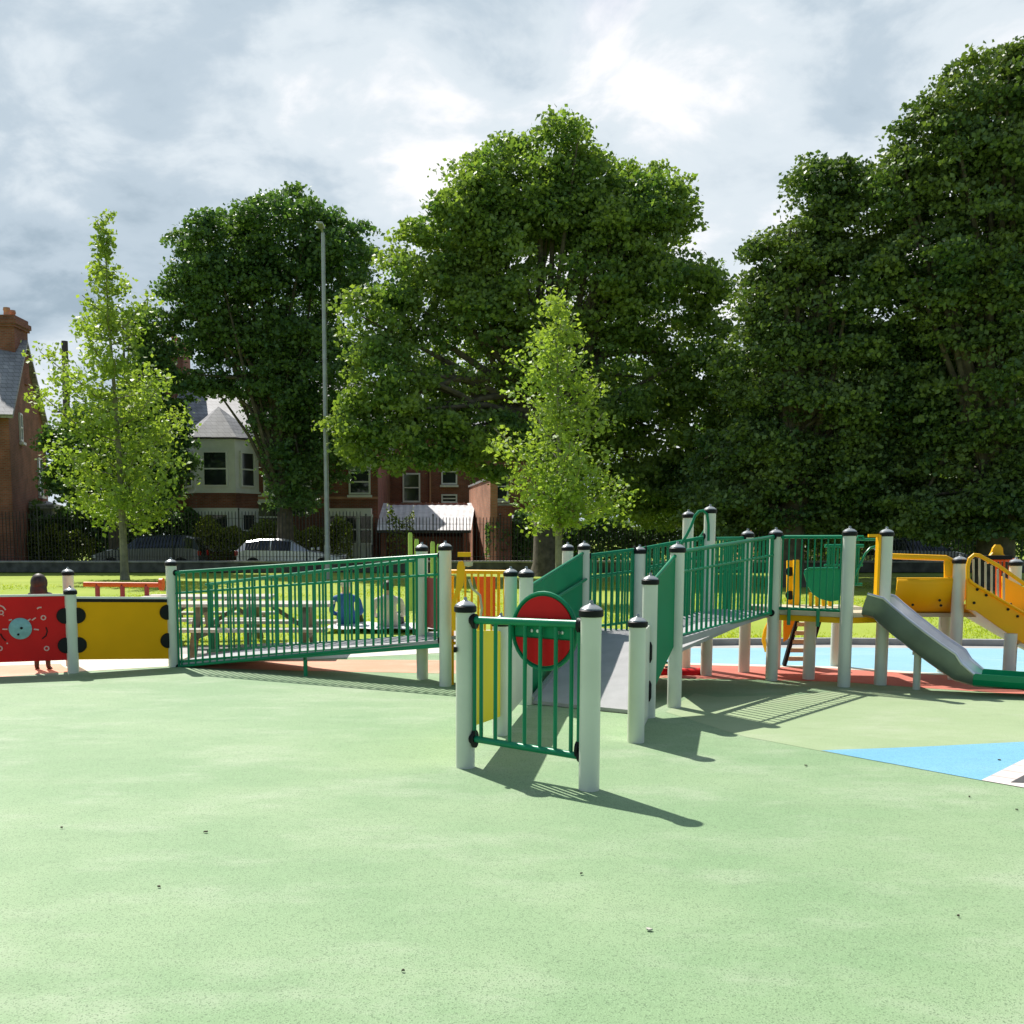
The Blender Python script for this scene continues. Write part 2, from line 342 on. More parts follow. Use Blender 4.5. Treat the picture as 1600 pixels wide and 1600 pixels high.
# kerb: a real low step
q=MB()
kp=gp([(980,1014),(1150,1011),(1300,1010),(1500,1012),(1900,1016)])
for a,b in zip(kp,kp[1:]): q.beam((a.x,a.y,.06),(b.x,b.y,.06),.12,.12)
tag(q.build('kerb','kerb',bevel=.01),kind='structure')
sheet('pavement',[(-80,46.4),(80,46.4),(80,48.6),(-80,48.6)],.03,'concrete')
sheet('road',[(-80,37+7.8),(80,37+7.8),(80,46.4),(-80,46.4)],.02,'asphalt')
# small litter on the rubber
for i,(px,py,r) in enumerate([(97,1307,.012),(322,1314,.02),(249,1402,.013),(908,1381,.012),(1259,1207,.02),(1496,1449,.01),(1561,1198,.018),(1514,1257,.012),(1588,1278,.014),(630,1537,.01),(980,1100,.012),(1014,1471,.022)]):
    g=G(px,py); r*=.38; random.seed(i); a=random.random()*6
    q=MB(); pts=[]
    for k in range(7):
        t=2*math.pi*k/7; rr=r*(.7+.5*random.random()); pts.append((g.x+math.cos(t+a)*rr*1.5,g.y+math.sin(t+a)*rr,.043+.004*random.random()))
    q.prism(pts,(0,0,.006)); wh=i==11
    lab=['tiny dark leaf scrap on bare green surface, nearest the left edge','dark leaf scrap on open green surface below the long ramp','round dark speck on green surface, left foreground',
     'dark speck on green surface below the round red board','dark leaf flake beside the tip of the blue triangle','dark speck in the right foreground, lowest on the right',
     'dark flake lying on the blue triangle','dark crumb below the blue triangle point','dark crumb near the right edge below pale tiles','dark speck at the bottom of the picture, left of centre','dark speck by the foot of the grey ramp','pale twig scrap on green surface, right foreground'][i]
    o=q.build('leaf_scrap','palewood' if wh else 'bark'); tag(o,lab,'leaf','scraps lying on the rubber')
# ------------------------------------------------------------------ leaves
def leaf_mesh(name,pts,size,m,parent,rng,droop=.3,up=.35):
    """one diamond per point, bent along its middle"""
    n=len(pts); pts=np.asarray(pts,dtype=np.float64)
    o=org(parent); pts=pts-np.array([o.x,o.y,o.z])
    nr=rng.normal(size=(n,3)); nr[:,2]+=up*2; nr/=np.linalg.norm(nr,axis=1)[:,None]
    t=rng.normal(size=(n,3)); t[:,2]-=droop; t-=nr*(t*nr).sum(1)[:,None]; t/=np.linalg.norm(t,axis=1)[:,None]
    b=np.cross(nr,t); s=size*(.55+.75*rng.random(n))[:,None]
    V=np.empty((n,4,3)); V[:,0]=pts-t*s*.55; V[:,1]=pts+b*s*.42+nr*s*.10; V[:,2]=pts+t*s*.55; V[:,3]=pts-b*s*.42+nr*s*.10
    me=bpy.data.meshes.new(name); me.vertices.add(n*4); me.vertices.foreach_set('co',V.reshape(-1))
    me.loops.add(n*4); me.loops.foreach_set('vertex_index',np.arange(n*4,dtype=np.int32))
    me.polygons.add(n); me.polygons.foreach_set('loop_start',np.arange(0,n*4,4,dtype=np.int32)); me.polygons.foreach_set('loop_total',np.full(n,4,dtype=np.int32))
    me.materials.append(M[m]); me.update(calc_edges=True)
    ob=bpy.data.objects.new(name,me); C.objects.link(ob); ob.parent=parent; return ob
def crown_pts(lobes,N,rng,clump=.75,per=75,shell=(.72,1.06)):
    """leaf positions: sprays on and inside each ellipsoid lobe"""
    sub=[]
    for l in lobes:
        c=np.array(l[:3]); r=np.array(l[3:6]); sub.append(tuple(c)+tuple(r*.80))
        for i in range(16):
            d=rng.normal(size=3); d/=np.linalg.norm(d); f=rng.uniform(.16,.32)
            sub.append(tuple(c+d*r*(1.02-f*.6))+tuple(r*f*np.array([1,1,rng.uniform(.6,.9)])))
    lobes=sub
    areas=np.array([(l[3]*l[4]+l[4]*l[5]+l[3]*l[5]) for l in lobes]); areas/=areas.sum()
    out=[]
    for l,a in zip(lobes,areas):
        k=max(2,int(N*a/per)); c=np.array(l[:3]); r=np.array(l[3:6])
        d=rng.normal(size=(k,3)); d/=np.linalg.norm(d,axis=1)[:,None]
        rad=np.where(rng.random(k)<.78, rng.uniform(shell[0],shell[1],k)+(rng.random(k)<.2)*rng.uniform(.04,.3,k), rng.uniform(.2,.75,k))
        cen=c+d*r*rad[:,None]
        cs=clump*rng.uniform(.45,1.25,k)
        for i in range(k):
            m=int(per*rng.uniform(.5,1.5)*cs[i]/clump)
            p=rng.normal(size=(m,3))*.5; rr=np.linalg.norm(p,axis=1); p*= (np.minimum(rr,1.1)/np.maximum(rr,1e-6))[:,None]
            p*=np.array([cs[i],cs[i],cs[i]*.34])
            # spray droops outward
            h=(p[:,0]*d[i,0]+p[:,1]*d[i,1]); p[:,2]-=h*.28
            out.append(cen[i]+p)
    return np.concatenate(out)
def lob(L,Y):    # lobes given as centre + radii seen from the camera -> metres
    out=[]
    for x,y,rx,ry,dy in L:
        c=D(x,y,Y+dy); s=F/(Y+dy); out.append((c.x,c.y,c.z,rx/s,(rx+ry)/2/s*1.0,ry/s))
    return out
def big_tree(name,label,base,Y,L,N,leafm,size,seed,trunk_r=.4,fork=3.2,clump=.75,per=75,group=None,limbs=True,barkm='bark'):
    rng=np.random.default_rng(seed); lobes=lob(L,Y); b=Vector(base)
    t=thing(name,label,'tree',b,group)
    pts=crown_pts(lobes,N,rng,clump,per)
    pts=pts[pts[:,2]>1.2]
    leaf_mesh('crown',pts,size,leafm,t,rng)
    q=MB(); cz=sum(l[2] for l in lobes)/len(lobes); f=Vector((b.x,b.y,fork)); top=Vector((sum(l[0] for l in lobes)/len(lobes),b.y,cz))
    q.tube([b-Vector((0,0,.1)),b+Vector((0,0,.5)),f,(f+top)/2+Vector((.2,0,0)),top,Vector((top.x,top.y,max(l[2]+l[5]*.5 for l in lobes)))],[trunk_r*1.35,trunk_r,trunk_r*.85,trunk_r*.5,trunk_r*.3,.03],12)
    tr=q.build('trunk',barkm,t)
    if limbs:
        rs=random.Random(seed)
        for l in lobes:
            for k in range(3):
                s0=f.lerp(top,rs.random()*.8); e=Vector((l[0]+rs.uniform(-.6,.6)*l[3],l[1]+rs.uniform(-.6,.6)*l[4],l[2]+rs.uniform(-.2,.7)*l[5]))
                mid=s0.lerp(e,.5)+Vector((rs.uniform(-.3,.3),rs.uniform(-.3,.3),rs.uniform(.1,.6)))
                qq=MB(); qq.tube([s0,mid,e],[trunk_r*.3,trunk_r*.18,.025],7); qq.build('limb',barkm,t)
    return t
def young_tree(name,label,base,prof,nb,nleaf,size,seed,tr,m='leaf_young',extra=()):
    """upright leader with ascending branches; prof = (z, reach) pairs"""
    rng=np.random.default_rng(seed); rs=random.Random(seed); b=Vector(base)
    t=thing(name,label,'tree',b); top=prof[-1][0]; z0=prof[0][0]
    def lean(z): return Vector((b.x+.010*(z)*math.sin(z*.5)-.02*z,b.y,z))
    q=MB(); zs=[-.1,.4,2,top*.35,top*.55,top*.75,top*.93]
    q.tube([lean(z) for z in zs],[tr*1.3,tr,tr*.9,tr*.7,tr*.45,tr*.25,.02],10); q.build('trunk','barkpale',t)
    P=[]
    def reach(z):
        for (a,ra),(c,rc) in zip(prof,prof[1:]):
            if a<=z<=c: return ra+(rc-ra)*(z-a)/(c-a)
        return .2
    for i in range(nb):
        u=(i+rs.random())/nb; z=z0+(top-z0)*u; rr=reach(z)*rs.uniform(.5,1.22); az=i*2.399+rs.uniform(-.4,.4)
        rise=rr*rs.uniform(.35,.85)
        s0=lean(max(1.9,z-rise)); e=lean(z)+Vector((math.cos(az)*rr,math.sin(az)*rr,rs.uniform(-.1,.3)))
        mid=s0.lerp(e,.5)+Vector((0,0,-.12*rr))
        qq=MB(); qq.tube([s0,mid,e],[tr*.28*(1-u*.6),tr*.15,.012],6); qq.build('branch','barkpale',t)
        m_=max(6,int(nleaf/nb*(.15+rr/2.2)*(1.15-.3*u)))
        # twigs along branch
        nt=max(3,int(rr*5)); 
        for k in range(nt):
            f=.25+.8*k/nt; c=(s0*(1-f)**2+mid*2*f*(1-f)+e*f*f) if f<=1 else e+(e-mid)*.3*(f-1)
            sp=.12+.15*rr*(1-abs(f-.6))*.5
            cc=np.array(c)+rng.normal(size=3)*sp*.6
            P.append(cc+rng.normal(size=(m_//nt+1,3))*np.array([sp,sp,sp*.75]))
    for z,n in extra:
        c=np.array(lean(z)); P.append(c+rng.normal(size=(n,3))*np.array([.12,.12,.4]))
    leaf_mesh('crown',np.concatenate(P),size,m,t,rng,.2,.5)
    return t
# big trees
big_tree('broadleaf_tree','dense dark broadleaf tree behind the tall lamp post, round topped',(-8.0,47,0),47,
 [(440,370,88,72,0),(345,410,72,75,0),(525,405,62,80,0),(290,450,35,45,0),(430,500,105,85,1),(340,515,62,50,0),(500,590,80,85,0),(445,630,55,75,1),(465,740,50,70,0),(320,590,38,28,0),(530,700,40,50,0),(400,580,60,50,0)],
 125000,'leaf_dark',.18,11,.42,2.5,.62,42)
big_tree('broadleaf_tree','large round crowned broadleaf tree in the centre with bright lower left boughs',(3.4,40,0),40,
 [(840,285,112,86,0),(930,310,85,72,0),(755,310,62,65,0),(965,360,95,80,0),(1030,330,52,75,0),(735,375,75,80,0),(650,420,70,70,-1),(590,500,55,60,-2),(840,440,150,110,0),(1030,460,95,90,0),(1090,560,55,75,0),
  (600,590,70,55,-3),(560,670,42,55,-3),(640,680,80,60,-3),(760,560,130,110,0),(930,600,140,110,1),(760,690,70,60,-2),(1060,670,80,70,1),(960,740,110,70,2),(1050,790,90,45,3)],
 240000,'leaf_big',.17,12,.6,3.5,.62,45)
big_tree('broadleaf_tree','tall dark tree against the right edge with sunlit top',(15.6,30,0),30,
 [(1530,150,90,60,0),(1590,130,60,50,0),(1480,220,80,70,0),(1620,260,120,110,0),(1520,330,120,90,0),(1420,290,60,55,0),(1600,450,130,120,0),(1470,450,110,100,0),(1560,600,150,110,0),(1640,720,110,100,0),(1500,730,110,80,1),(1570,800,130,55,0),(1500,600,160,110,10),(1480,740,150,80,9),(1460,800,80,50,0)],
 240000,'leaf_shade',.135,13,.55,2.,.46,45)
big_tree('broadleaf_tree','dark broadleaf tree between the central crown and the tallest right tree',(10.2,32,0),32,
 [(1290,300,62,50,0),(1340,350,85,70,0),(1240,400,65,60,0),(1195,470,50,55,0),(1320,480,120,90,0),(1200,570,70,80,0),(1330,620,130,100,0),(1210,700,80,70,0),(1350,750,120,70,0),(1130,740,60,70,2),(1440,580,80,100,0),(1230,790,100,50,0),(1260,600,150,110,9),(1180,740,120,80,8),(1350,805,90,45,0),(1120,800,60,45,0)],
 240000,'leaf_shade',.135,14,.5,2.,.48,45)
big_tree('broadleaf_tree','low dense dark tree behind the left young tree, before the houses',(-15.8,47.0,0),47.0,
 [(130,690,55,55,0),(205,680,75,60,0),(245,600,52,60,0),(255,700,48,60,0),(170,760,80,45,0),(235,520,42,45,0),(110,740,38,35,0),(235,770,45,40,0)],
 60000,'leaf_dark',.18,15,.3,2.2,.55,42)
big_tree('broadleaf_tree','far tree added to shade the lawn behind the tallest right hand tree',(22.5,49,0),49,
 [(1480,600,120,90,0),(1600,560,110,100,0),(1540,700,130,70,0)],32000,'leaf_dark',.3,16,.4,2.5,.8,40)  # added tree: its canopy keeps sun off the far right lawn
big_tree('broadleaf_tree','far tree added to shade the lawn, between the central crown and the right hand trees',(14.5,47,0),47,
 [(1200,620,100,80,0),(1310,600,110,90,0),(1250,710,120,60,0)],30000,'leaf_dark',.3,17,.4,2.5,.8,40)  # second added canopy, there only to darken the lawn under the right trees
young_tree('young_tree','slim young tree with bright leaves and a bare spiky top, on the left lawn',(-12.15,37.1,0),
 [(2.7,1.9),(3.6,2.6),(5.0,2.75),(6.4,2.3),(8.2,2.15),(9.6,1.75),(10.3,1.2),(10.9,.5),(12.6,.28)],48,11500,.165,21,.15,extra=[(12,10)])
young_tree('young_tree','small bright leaved young tree standing before the big central tree',(2.3,24,0),
 [(1.75,.8),(2.3,1.35),(3.3,1.65),(4.1,1.25),(4.9,.95),(5.7,1.0),(6.3,.7),(6.9,.2)],42,12500,.11,22,.085)
# ------------------------------------------------------------------ hedge, shrubs
def hedge(label,x0,x1,y,h,w,n,m,seed,name='hedge',size=.12):
    rng=np.random.default_rng(seed); t=thing(name,label,'hedge' if name=='hedge' else 'shrub',((x0+x1)/2,y,0))
    k=int(n*.85)
    x=rng.uniform(x0,x1,k); u=rng.random(k)
    top=h*(1+.13*np.sin(x*1.9+seed)+.08*np.sin(x*5.1)); yy=y+rng.normal(size=k)*w*.33; z=top*np.sqrt(u)+rng.normal(size=k)*.06
    P=np.stack([x,yy,np.abs(z)],1); leaf_mesh('foliage',P,size,m,t,rng)
    q=MB()
    for i in range(int((x1-x0)/1.2)+1):
        xx=x0+.4+i*1.2
        if xx<x1: q.tube([(xx,y,0),(xx+.1,y,h*.6)],[.04,.02],6)
    q.build('stems','bark',t)
hedge('clipped garden hedge behind the parked silver car',-12.6,-5.2,49.2,2.1,.9,14000,'leaf_hedge',31)
hedge('leafy hedge behind the railings at the far left',-24,-17.5,49.3,1.8,.9,7000,'leaf_hedge',32)
hedge('dark shrubbery behind the railings between the left house and the dark tree',-20.9,-12.7,50.5,3.0,1.3,26000,'leaf_dark',36,size=.18)
hedge('dark tall hedge behind railings under the central tree',1.2,12,48.9,2.4,1.2,22000,'leaf_dark',33,size=.17)
hedge('dark tall hedge under the right trees behind the yellow bridge',12.4,33,49.0,2.7,1.3,34000,'leaf_dark',34,size=.17)
hedge('small garden bush in front of the white lean-to roof',-3.5,-2.2,48.9,2.9,.5,800,'leaf_hedge',35,'bush')
# grass blades along the near part of the lawn
def grass():
    rng=np.random.default_rng(5); n=90000
    y=13.2+rng.random(n)**1.7*22; x=rng.uniform(-.62,.66,n)*y+.5
    yk=np.interp(x,[p.x for p in KL],[p.y for p in KL])+.28
    keep=y>yk; x=x[keep]; y=y[keep]; n=len(x)
    h=(.018+.03*rng.random(n)); w=.006+.004*rng.random(n)+y*.0003; a=rng.random(n)*6.28
    bx=np.cos(a)*w; by=np.sin(a)*w; lx=rng.normal(size=n)*h*.4; ly=rng.normal(size=n)*h*.4; z0=-.03+.02*np.sin(x*.9+y*.3)+.02*np.sin(y*.7-x*.35)
    V=np.empty((n,3,3)); V[:,0]=np.stack([x-bx,y-by,z0],1); V[:,1]=np.stack([x+bx,y+by,z0],1); V[:,2]=np.stack([x+lx,y+ly,z0+h],1)
    me=bpy.data.meshes.new('grass'); me.vertices.add(n*3); me.vertices.foreach_set('co',V.reshape(-1))
    me.loops.add(n*3); me.loops.foreach_set('vertex_index',np.arange(n*3,dtype=np.int32))
    me.polygons.add(n); me.polygons.foreach_set('loop_start',np.arange(0,n*3,3,dtype=np.int32)); me.polygons.foreach_set('loop_total',np.full(n,3,dtype=np.int32))
    me.materials.append(M['blade']); me.update(calc_edges=True)
    o=bpy.data.objects.new('grass',me); C.objects.link(o); tag(o,'short bright lawn grass behind the play surface','grass',kind='stuff')
grass()
# ------------------------------------------------------------------ boundary wall and railings
FY=44.4
q=MB(); q.box((-40,FY,0),(40,FY+.4,.42),0); q.box((-40,FY-.04,.42),(40,FY+.44,.50),1)
tag(q.build('low_wall',['stone','kerb'],bevel=.02),'low dark rubble wall with flat coping under the railings','wall')
def railings(label,x0,x1,y,z0,h,name='railing_fence',pitch=.145):
    t=thing(name,label,'fence',((x0+x1)/2,y,z0)); bay=2.9; x=x0
    while x<x1-.2:
        xe=min(x+bay,x1); q=MB()
        q.beam((x,y,z0+.18),(xe,y,z0+.18),.05,.012); q.beam((x,y,z0+h-.32),(xe,y,z0+h-.32),.05,.012)
        k=int((xe-x)/pitch)
        for i in range(1,k): 
            xx=x+i*(xe-x)/k; q.tube([(xx,y,z0),(xx,y,z0+h-.08),(xx,y,z0+h)],[.017,.017,.003],6)
        q.build('railing_panel','iron',t)
        q=MB(); q.beam((x,y,z0),(x,y,z0+h+.05),.05,.05,up=(0,1,0)); q.lathe((x,y,z0+h+.05),[(.035,0),(.045,.03),(.0,.1)],8); q.build('fence_post','iron',t)
        x=xe
railings('tall black iron railings on the low wall, before the parked cars',-27,-4.2,FY+.2,.5,2.15)
railings('lower black iron railings before the lean-to and orange brick pier',-4.1,5.0,FY+.2,.5,1.9)
railings('black iron railings in the shade under the right hand trees',5.1,30,FY+.2,.5,1.6)
# ------------------------------------------------------------------ houses
def window(root,c,w,h,n=(0,-1),sash=True,depth=.12,sill=True,frame='white'):
    """c = centre on the wall face, n = outward horizontal normal"""
    c=Vector(c); n=Vector((n[0],n[1],0)).normalized(); s=Vector((-n.y,n.x,0)); up=Vector((0,0,1))
    q=MB(); b=.09
    def bar(a,bb,wd): q.beam(a,bb,wd,wd*.8,up=tuple(n))
    o=c+n*.04
    q.beam(o-s*w/2+up*-h/2,o-s*w/2+up*h/2,b,b,up=tuple(n)); q.beam(o+s*w/2+up*-h/2,o+s*w/2+up*h/2,b,b,up=tuple(n))
    q.beam(o-s*(w/2-.045)+up*(h/2-.045),o+s*(w/2-.045)+up*(h/2-.045),b,b,up=tuple(n)); q.beam(o-s*(w/2-.045)-up*(h/2-.045),o+s*(w/2-.045)-up*(h/2-.045),b,b,up=tuple(n))
    if sash: q.beam(o-s*(w/2-.05),o+s*(w/2-.05),.07,.06,up=tuple(n))
    f=q.build('window',frame,root)
    q=MB(); a=c+n*.025; q.prism([a-s*w/2*.93-up*h/2*.93,a+s*w/2*.93-up*h/2*.93,a+s*w/2*.93+up*h/2*.93,a-s*w/2*.93+up*h/2*.93],-n*.015); q.build('pane','glass',f)
    if sill:
        q=MB(); q.beam(c-s*(w/2+.12)-up*(h/2+.09)+n*.08,c+s*(w/2+.12)-up*(h/2+.09)+n*.08,.22,.12); q.build('sill','white',f)
    return f
def chimney(root,x,y,z0,z1,w=.95,d=1.3,pots=2,parent=None):
    q=MB(); q.box((x-w/2,y-d/2,z0),(x+w/2,y+d/2,z1-.55)); q.box((x-w/2-.08,y-d/2-.08,z1-.55),(x+w/2+.08,y+d/2+.08,z1-.42)); q.box((x-w/2-.14,y-d/2-.14,z1-.42),(x+w/2+.14,y+d/2+.14,z1-.2)); q.box((x-w/2-.04,y-d/2-.04,z1-.2),(x+w/2+.04,y+d/2+.04,z1))
    c=q.build('chimney','brick',parent or root)
    for k in range(pots):
        q=MB(); q.lathe((x,y-.3+.6*k,z1),[(.16,0),(.14,.25),(.17,.3),(.15,.42)],10); q.build('chimney_pot','brickor',root if parent else c)
# left gabled house
t=thing('brick_house','red brick house with a tall chimney and gable at the left edge','house',(-22,48,0))
A0=D(20,800,45.9); B0=D(76,800,55.5); ax=Vector((B0.x-A0.x,B0.y-A0.y,0)); dep=ax.length; ax.normalize(); lx=Vector((-ax.y,ax.x,0))
a=Vector((A0.x,A0.y,0)); e=7.0; rg=10.6
def hp(u,v,z): return a+ax*u+lx*v+Vector((0,0,z))
q=MB(); q.prism([hp(0,0,0),hp(dep,0,0),hp(dep,0,e),hp(dep*.42,0,rg),hp(0,0,e)],lx*12); q.build('wall','brick',t,smooth=False)
q=MB()
q.prism([hp(-.35,-.25,e-.30),hp(dep*.42,-.25,rg+.05),hp(dep*.42,-.25,rg+.25),hp(-.45,-.25,e-.15)],lx*12.4)
q.prism([hp(dep+.35,-.25,e-.30),hp(dep*.42,-.25,rg+.05),hp(dep*.42,-.25,rg+.25),hp(dep+.45,-.25,e-.15)],lx*12.4)
rf=q.build('roof','slate',t,smooth=False)
for u,v,du in ((dep*.42,.5,.2),):
    c=hp(u,v,0); chimney(t,c.x,c.y,rg-1.8,Z(49.8,497),1.0,1.5,2,rf)
nx=(-lx.x,-lx.y)
window(t,hp(dep*.76,0,4.6),1.1,1.9,nx); window(t,hp(dep*.27,0,6.6),.5,1.3,nx); 
q=MB(); g0=hp(dep*.45,0,0); q.prism([hp(dep*.42,0,0),hp(dep*.42,-1,0),hp(dep*.95,-1,0),hp(dep*.95,0,0)],(0,0,2.9),0); q.prism([hp(dep*.40,0,2.9),hp(dep*.40,-1.15,2.9),hp(dep*.97,-1.15,2.9),hp(dep*.97,0,3.25)],(0,0,.2),1); q.build('bay','kerb',t,smooth=False)if False else q.build('bay',['kerb','slate'],t,smooth=False)
window(t,hp(dep*.58,-1.0,1.65),1.5,1.9,nx,False); window(t,hp(dep*.83,-1.0,1.65),1.2,1.9,nx,False)
window(t,hp(0,3.0,4.8),1.1,1.8,(-ax.x,-ax.y)); window(t,hp(0,3.0,1.8),1.3,1.9,(-ax.x,-ax.y))
# semi-detached house with bay
Y2=52.0
t=thing('brick_house','red brick house with white two storey bay and pointed slate bay roof','house',(D(430,840,Y2).x,Y2,0))
xl=D(262,700,Y2).x; xr=D(590,700,Y2).x; ez=Z(Y2,689)
q=MB(); q.box((xl,Y2,0),(xr,Y2+9,ez)); q.build('wall','brick',t,smooth=False)
q=MB(); q.box((xl,Y2-.06,Z(Y2,780)),(xr,Y2,Z(Y2,776))); q.build('string_course','brickor',t,smooth=False)
zr=ez+3.6
q=MB(); q.add([(xl-.3,Y2-.4,ez-.05),(xr+.3,Y2-.4,ez-.05),(xr+.3,Y2+4.5,zr),(xl-.3,Y2+4.5,zr)],[(0,1,2,3)]); q.add([(xl-.3,Y2+9.4,ez-.05),(xr+.3,Y2+9.4,ez-.05),(xr+.3,Y2+4.5,zr),(xl-.3,Y2+4.5,zr)],[(3,2,1,0)])
q.add([(xl-.3,Y2-.4,ez-.05),(xl-.3,Y2+4.5,zr),(xl-.3,Y2+9.4,ez-.05)],[(0,1,2)]); q.add([(xr+.3,Y2-.4,ez-.05),(xr+.3,Y2+4.5,zr),(xr+.3,Y2+9.4,ez-.05)],[(2,1,0)])
rf=q.build('roof','slate',t,smooth=False)
q=MB(); q.beam((xl-.3,Y2-.45,ez-.08),(xr+.3,Y2-.45,ez-.08),.12,.12); q.build('gutter','iron',t)
chimney(t,D(275,600,Y2+4).x,Y2+4.2,zr-1.5,Z(Y2+4,537),1.1,1.5,2,rf)
# bay: half hexagon plan
bx=D(345,700,Y2).x; hw=1.85; bd=1.25
plan=[(bx-hw,Y2),(bx-hw*.52,Y2-bd),(bx+hw*.52,Y2-bd),(bx+hw,Y2)]
def pr(z0,z1,g=0.,mi=0,qq=None):
    qq.prism([(bx+(x-bx)*(1+g),Y2-(Y2-y)*(1+g),z0) for x,y in plan],(0,0,z1-z0),mi)
q=MB(); zs=[0,.75,.80,Z(Y2,787),Z(Y2,768),ez]
pr(0,.8,0,0,q); pr(.8,2.95,.01,1,q); pr(2.95,3.75,0,0,q); pr(3.75,ez-.02,.012,1,q); pr(3.68,3.78,.06,1,q); pr(ez-.02,ez+.06,.1,2,q)
bay=q.build('bay',['brick','white','iron'],t,smooth=False)
ap=Vector((bx-.15,Y2+.3,Z(Y2,634))); q=MB()
pts=[(bx+(x-bx)*1.14,Y2-(Y2-y)*1.14,ez+.06) for x,y in [(bx-hw,Y2+.6)]+plan+[(bx+hw,Y2+.6)]]
for k in range(len(pts)-1): q.add([pts[k],pts[k+1],ap],[(0,1,2)])
q.build('bay_roof','slate',bay,smooth=False)
for k,(ww,zc,hh) in enumerate(((1.0,4.85,1.75),(1.35,4.85,1.75),(1.0,4.85,1.75),(1.0,1.85,1.7),(1.35,1.85,1.7),(1.0,1.85,1.7))):
    i=k%3; p0=Vector(plan[i]+(0,)) ; p1=Vector(plan[i+1]+(0,)); n=Vector(((p1-p0).y,-(p1-p0).x,0)).normalized(); c=(p0+p1)/2+n*.03
    window(bay,(c.x,c.y,zc),ww*.86,hh,(n.x,n.y),True,sill=False)
for px,py,w,h in ((562,753,1.0,1.25),(430,745,1.1,1.6),(410,808,2.2,1.6),(470,760,1.0,1.5)):
    c=D(px,py,Y2); q=MB(); q.box((c.x-w/2-.2,Y2-.03,c.z+h/2),(c.x+w/2+.2,Y2,c.z+h/2+.3)); q.build('lintel','white',t,smooth=False); window(t,(c.x,Y2,c.z),w,h)
x0=D(512,800,Y2-.6).x; x1=D(580,800,Y2-.6).x
q=MB(); q.box((x0,Y2-.6,0),(x1,Y2,2.95)); q.build('bay','white',t,smooth=False)
for k in range(3): window(t,(x0+.4+k*.75,Y2-.6,1.9),.62,1.5,sill=False)
# rear terrace house
Y3=61.0
t=thing('brick_house','plain brick rear house above the white lean-to roof','house',(D(665,840,Y3).x,Y3,0))
xl=D(592,700,Y3).x; xr=D(900,700,Y3).x
q=MB(); q.box((xl,Y3,0),(xr,Y3+8,7.6)); q.build('wall','brick',t,smooth=False)
q=MB(); q.prism([(xl-.2,Y3-.3,7.6),(xl-.2,Y3+4,9.8),(xl-.2,Y3+8.3,7.6)],(xr-xl+.4,0,0)); rf=q.build('roof','slate',t,smooth=False)
chimney(t,xl+6,Y3+4,9,11.5,1,1.2,2,rf)
for px,py,w,h in ((643,762,.95,1.7),(702,737,.85,1.5),(702,779,.85,.5),(780,760,1.,1.6)):
    c=D(px,py,Y3); window(t,(c.x,Y3,c.z),w,h)
q=MB(); q.tube([(D(672,760,Y3).x,Y3-.08,0),(D(672,760,Y3).x,Y3-.08,7.6)],.06,8); q.build('drainpipe','brickor',t)
# lean-to / garage
Y4=50.2
xl=D(594,800,Y4).x; xr=D(731,800,Y4).x
t=thing('lean_to','low outbuilding with pale corrugated roof and dark open front','outbuilding',((xl+xr)/2,Y4,0))
q=MB(); za=Z(Y4,829); q.box((xl,Y4+.2,0),(xl+.25,Y4+5,za)); q.box((xr-.25,Y4+.2,0),(xr,Y4+5,za)); q.box((xl,Y4+5,0),(xr,Y4+5.2,za+1.5)); q.box((xl+.25,Y4+1.2,0),(xr-.25,Y4+1.35,za-.3)); q.build('wall','brick',t,smooth=False)
q=MB(); n=60; zb=Z(Y4+3.6,783); vs=[];fs=[]
for i in range(n+1):
    x=xl-.15+(xr-xl+.3)*i/n; dz=.010*math.sin(i*math.pi/2*1.0)
    vs+= [(x,Y4-.2,za+dz),((xl+xr)/2+(x-(xl+xr)/2)*1.12,Y4+5.4,Z(Y4+5.4,786)+dz)]
for i in range(n): fs.append((2*i,2*i+2,2*i+3,2*i+1))
q.add(vs,fs); M['corr']=mat('pale roofing sheet',(.52,.51,.52),.7,0,0,1.6,rgb2=(.76,.75,.76)); q.build('roof','corr',t,smooth=False)
q=MB(); q.beam((xl-.15,Y4-.24,za-.05),(xr+.15,Y4-.24,za-.05),.12,.14); q.build('gutter','iron',t)
# brick piers
Y5=48.2
xa=D(766,800,Y5).x; xc=D(733,800,56.5).x; zt=Z(Y5,748)
q=MB(); q.prism([(xa,Y5,0),(xa+.34,Y5,0),(xc+.34,56.5,0),(xc,56.5,0)],(0,0,zt),0); q.prism([(xa-.05,Y5-.05,zt),(xa+.39,Y5-.05,zt),(xc+.39,56.55,zt),(xc-.05,56.55,zt)],(0,0,.1),1)
tag(q.build('brick_wall',['brickor','kerb'],smooth=False),'tall sunlit orange brick side wall beside the lean-to','wall')
xb=D(800,800,Y5).x; q=MB(); q.box((xa+.36,Y5,0),(xb,Y5+.8,Z(Y5,790)),0); q.box((xa+.36,Y5-.05,Z(Y5,790)),(xb+.04,Y5+.85,Z(Y5,790)+.1),1)
tag(q.build('brick_pier',['brick','kerb'],smooth=False),'dark red brick wall end right of the orange side wall','wall')
t=thing('shed','small white framed shed with glass door behind the railings','shed',(D(812,840,49.5).x,49.5,0))
xa=D(802,800,49.5).x; xb=D(822,800,49.5).x
q=MB(); q.box((xa,49.5,0),(xb,51,2.2)); q.build('wall','white',t,smooth=False); window(t,((xa+xb)/2,49.5,1.15),.45,1.9,sill=False)
q=MB(); q.prism([(xa-.1,49.3,2.2),(xa-.1,51.2,2.2),(xa-.1,50.2,2.6)],(xb-xa+.2,0,0)); q.build('roof','slate',t,smooth=False)
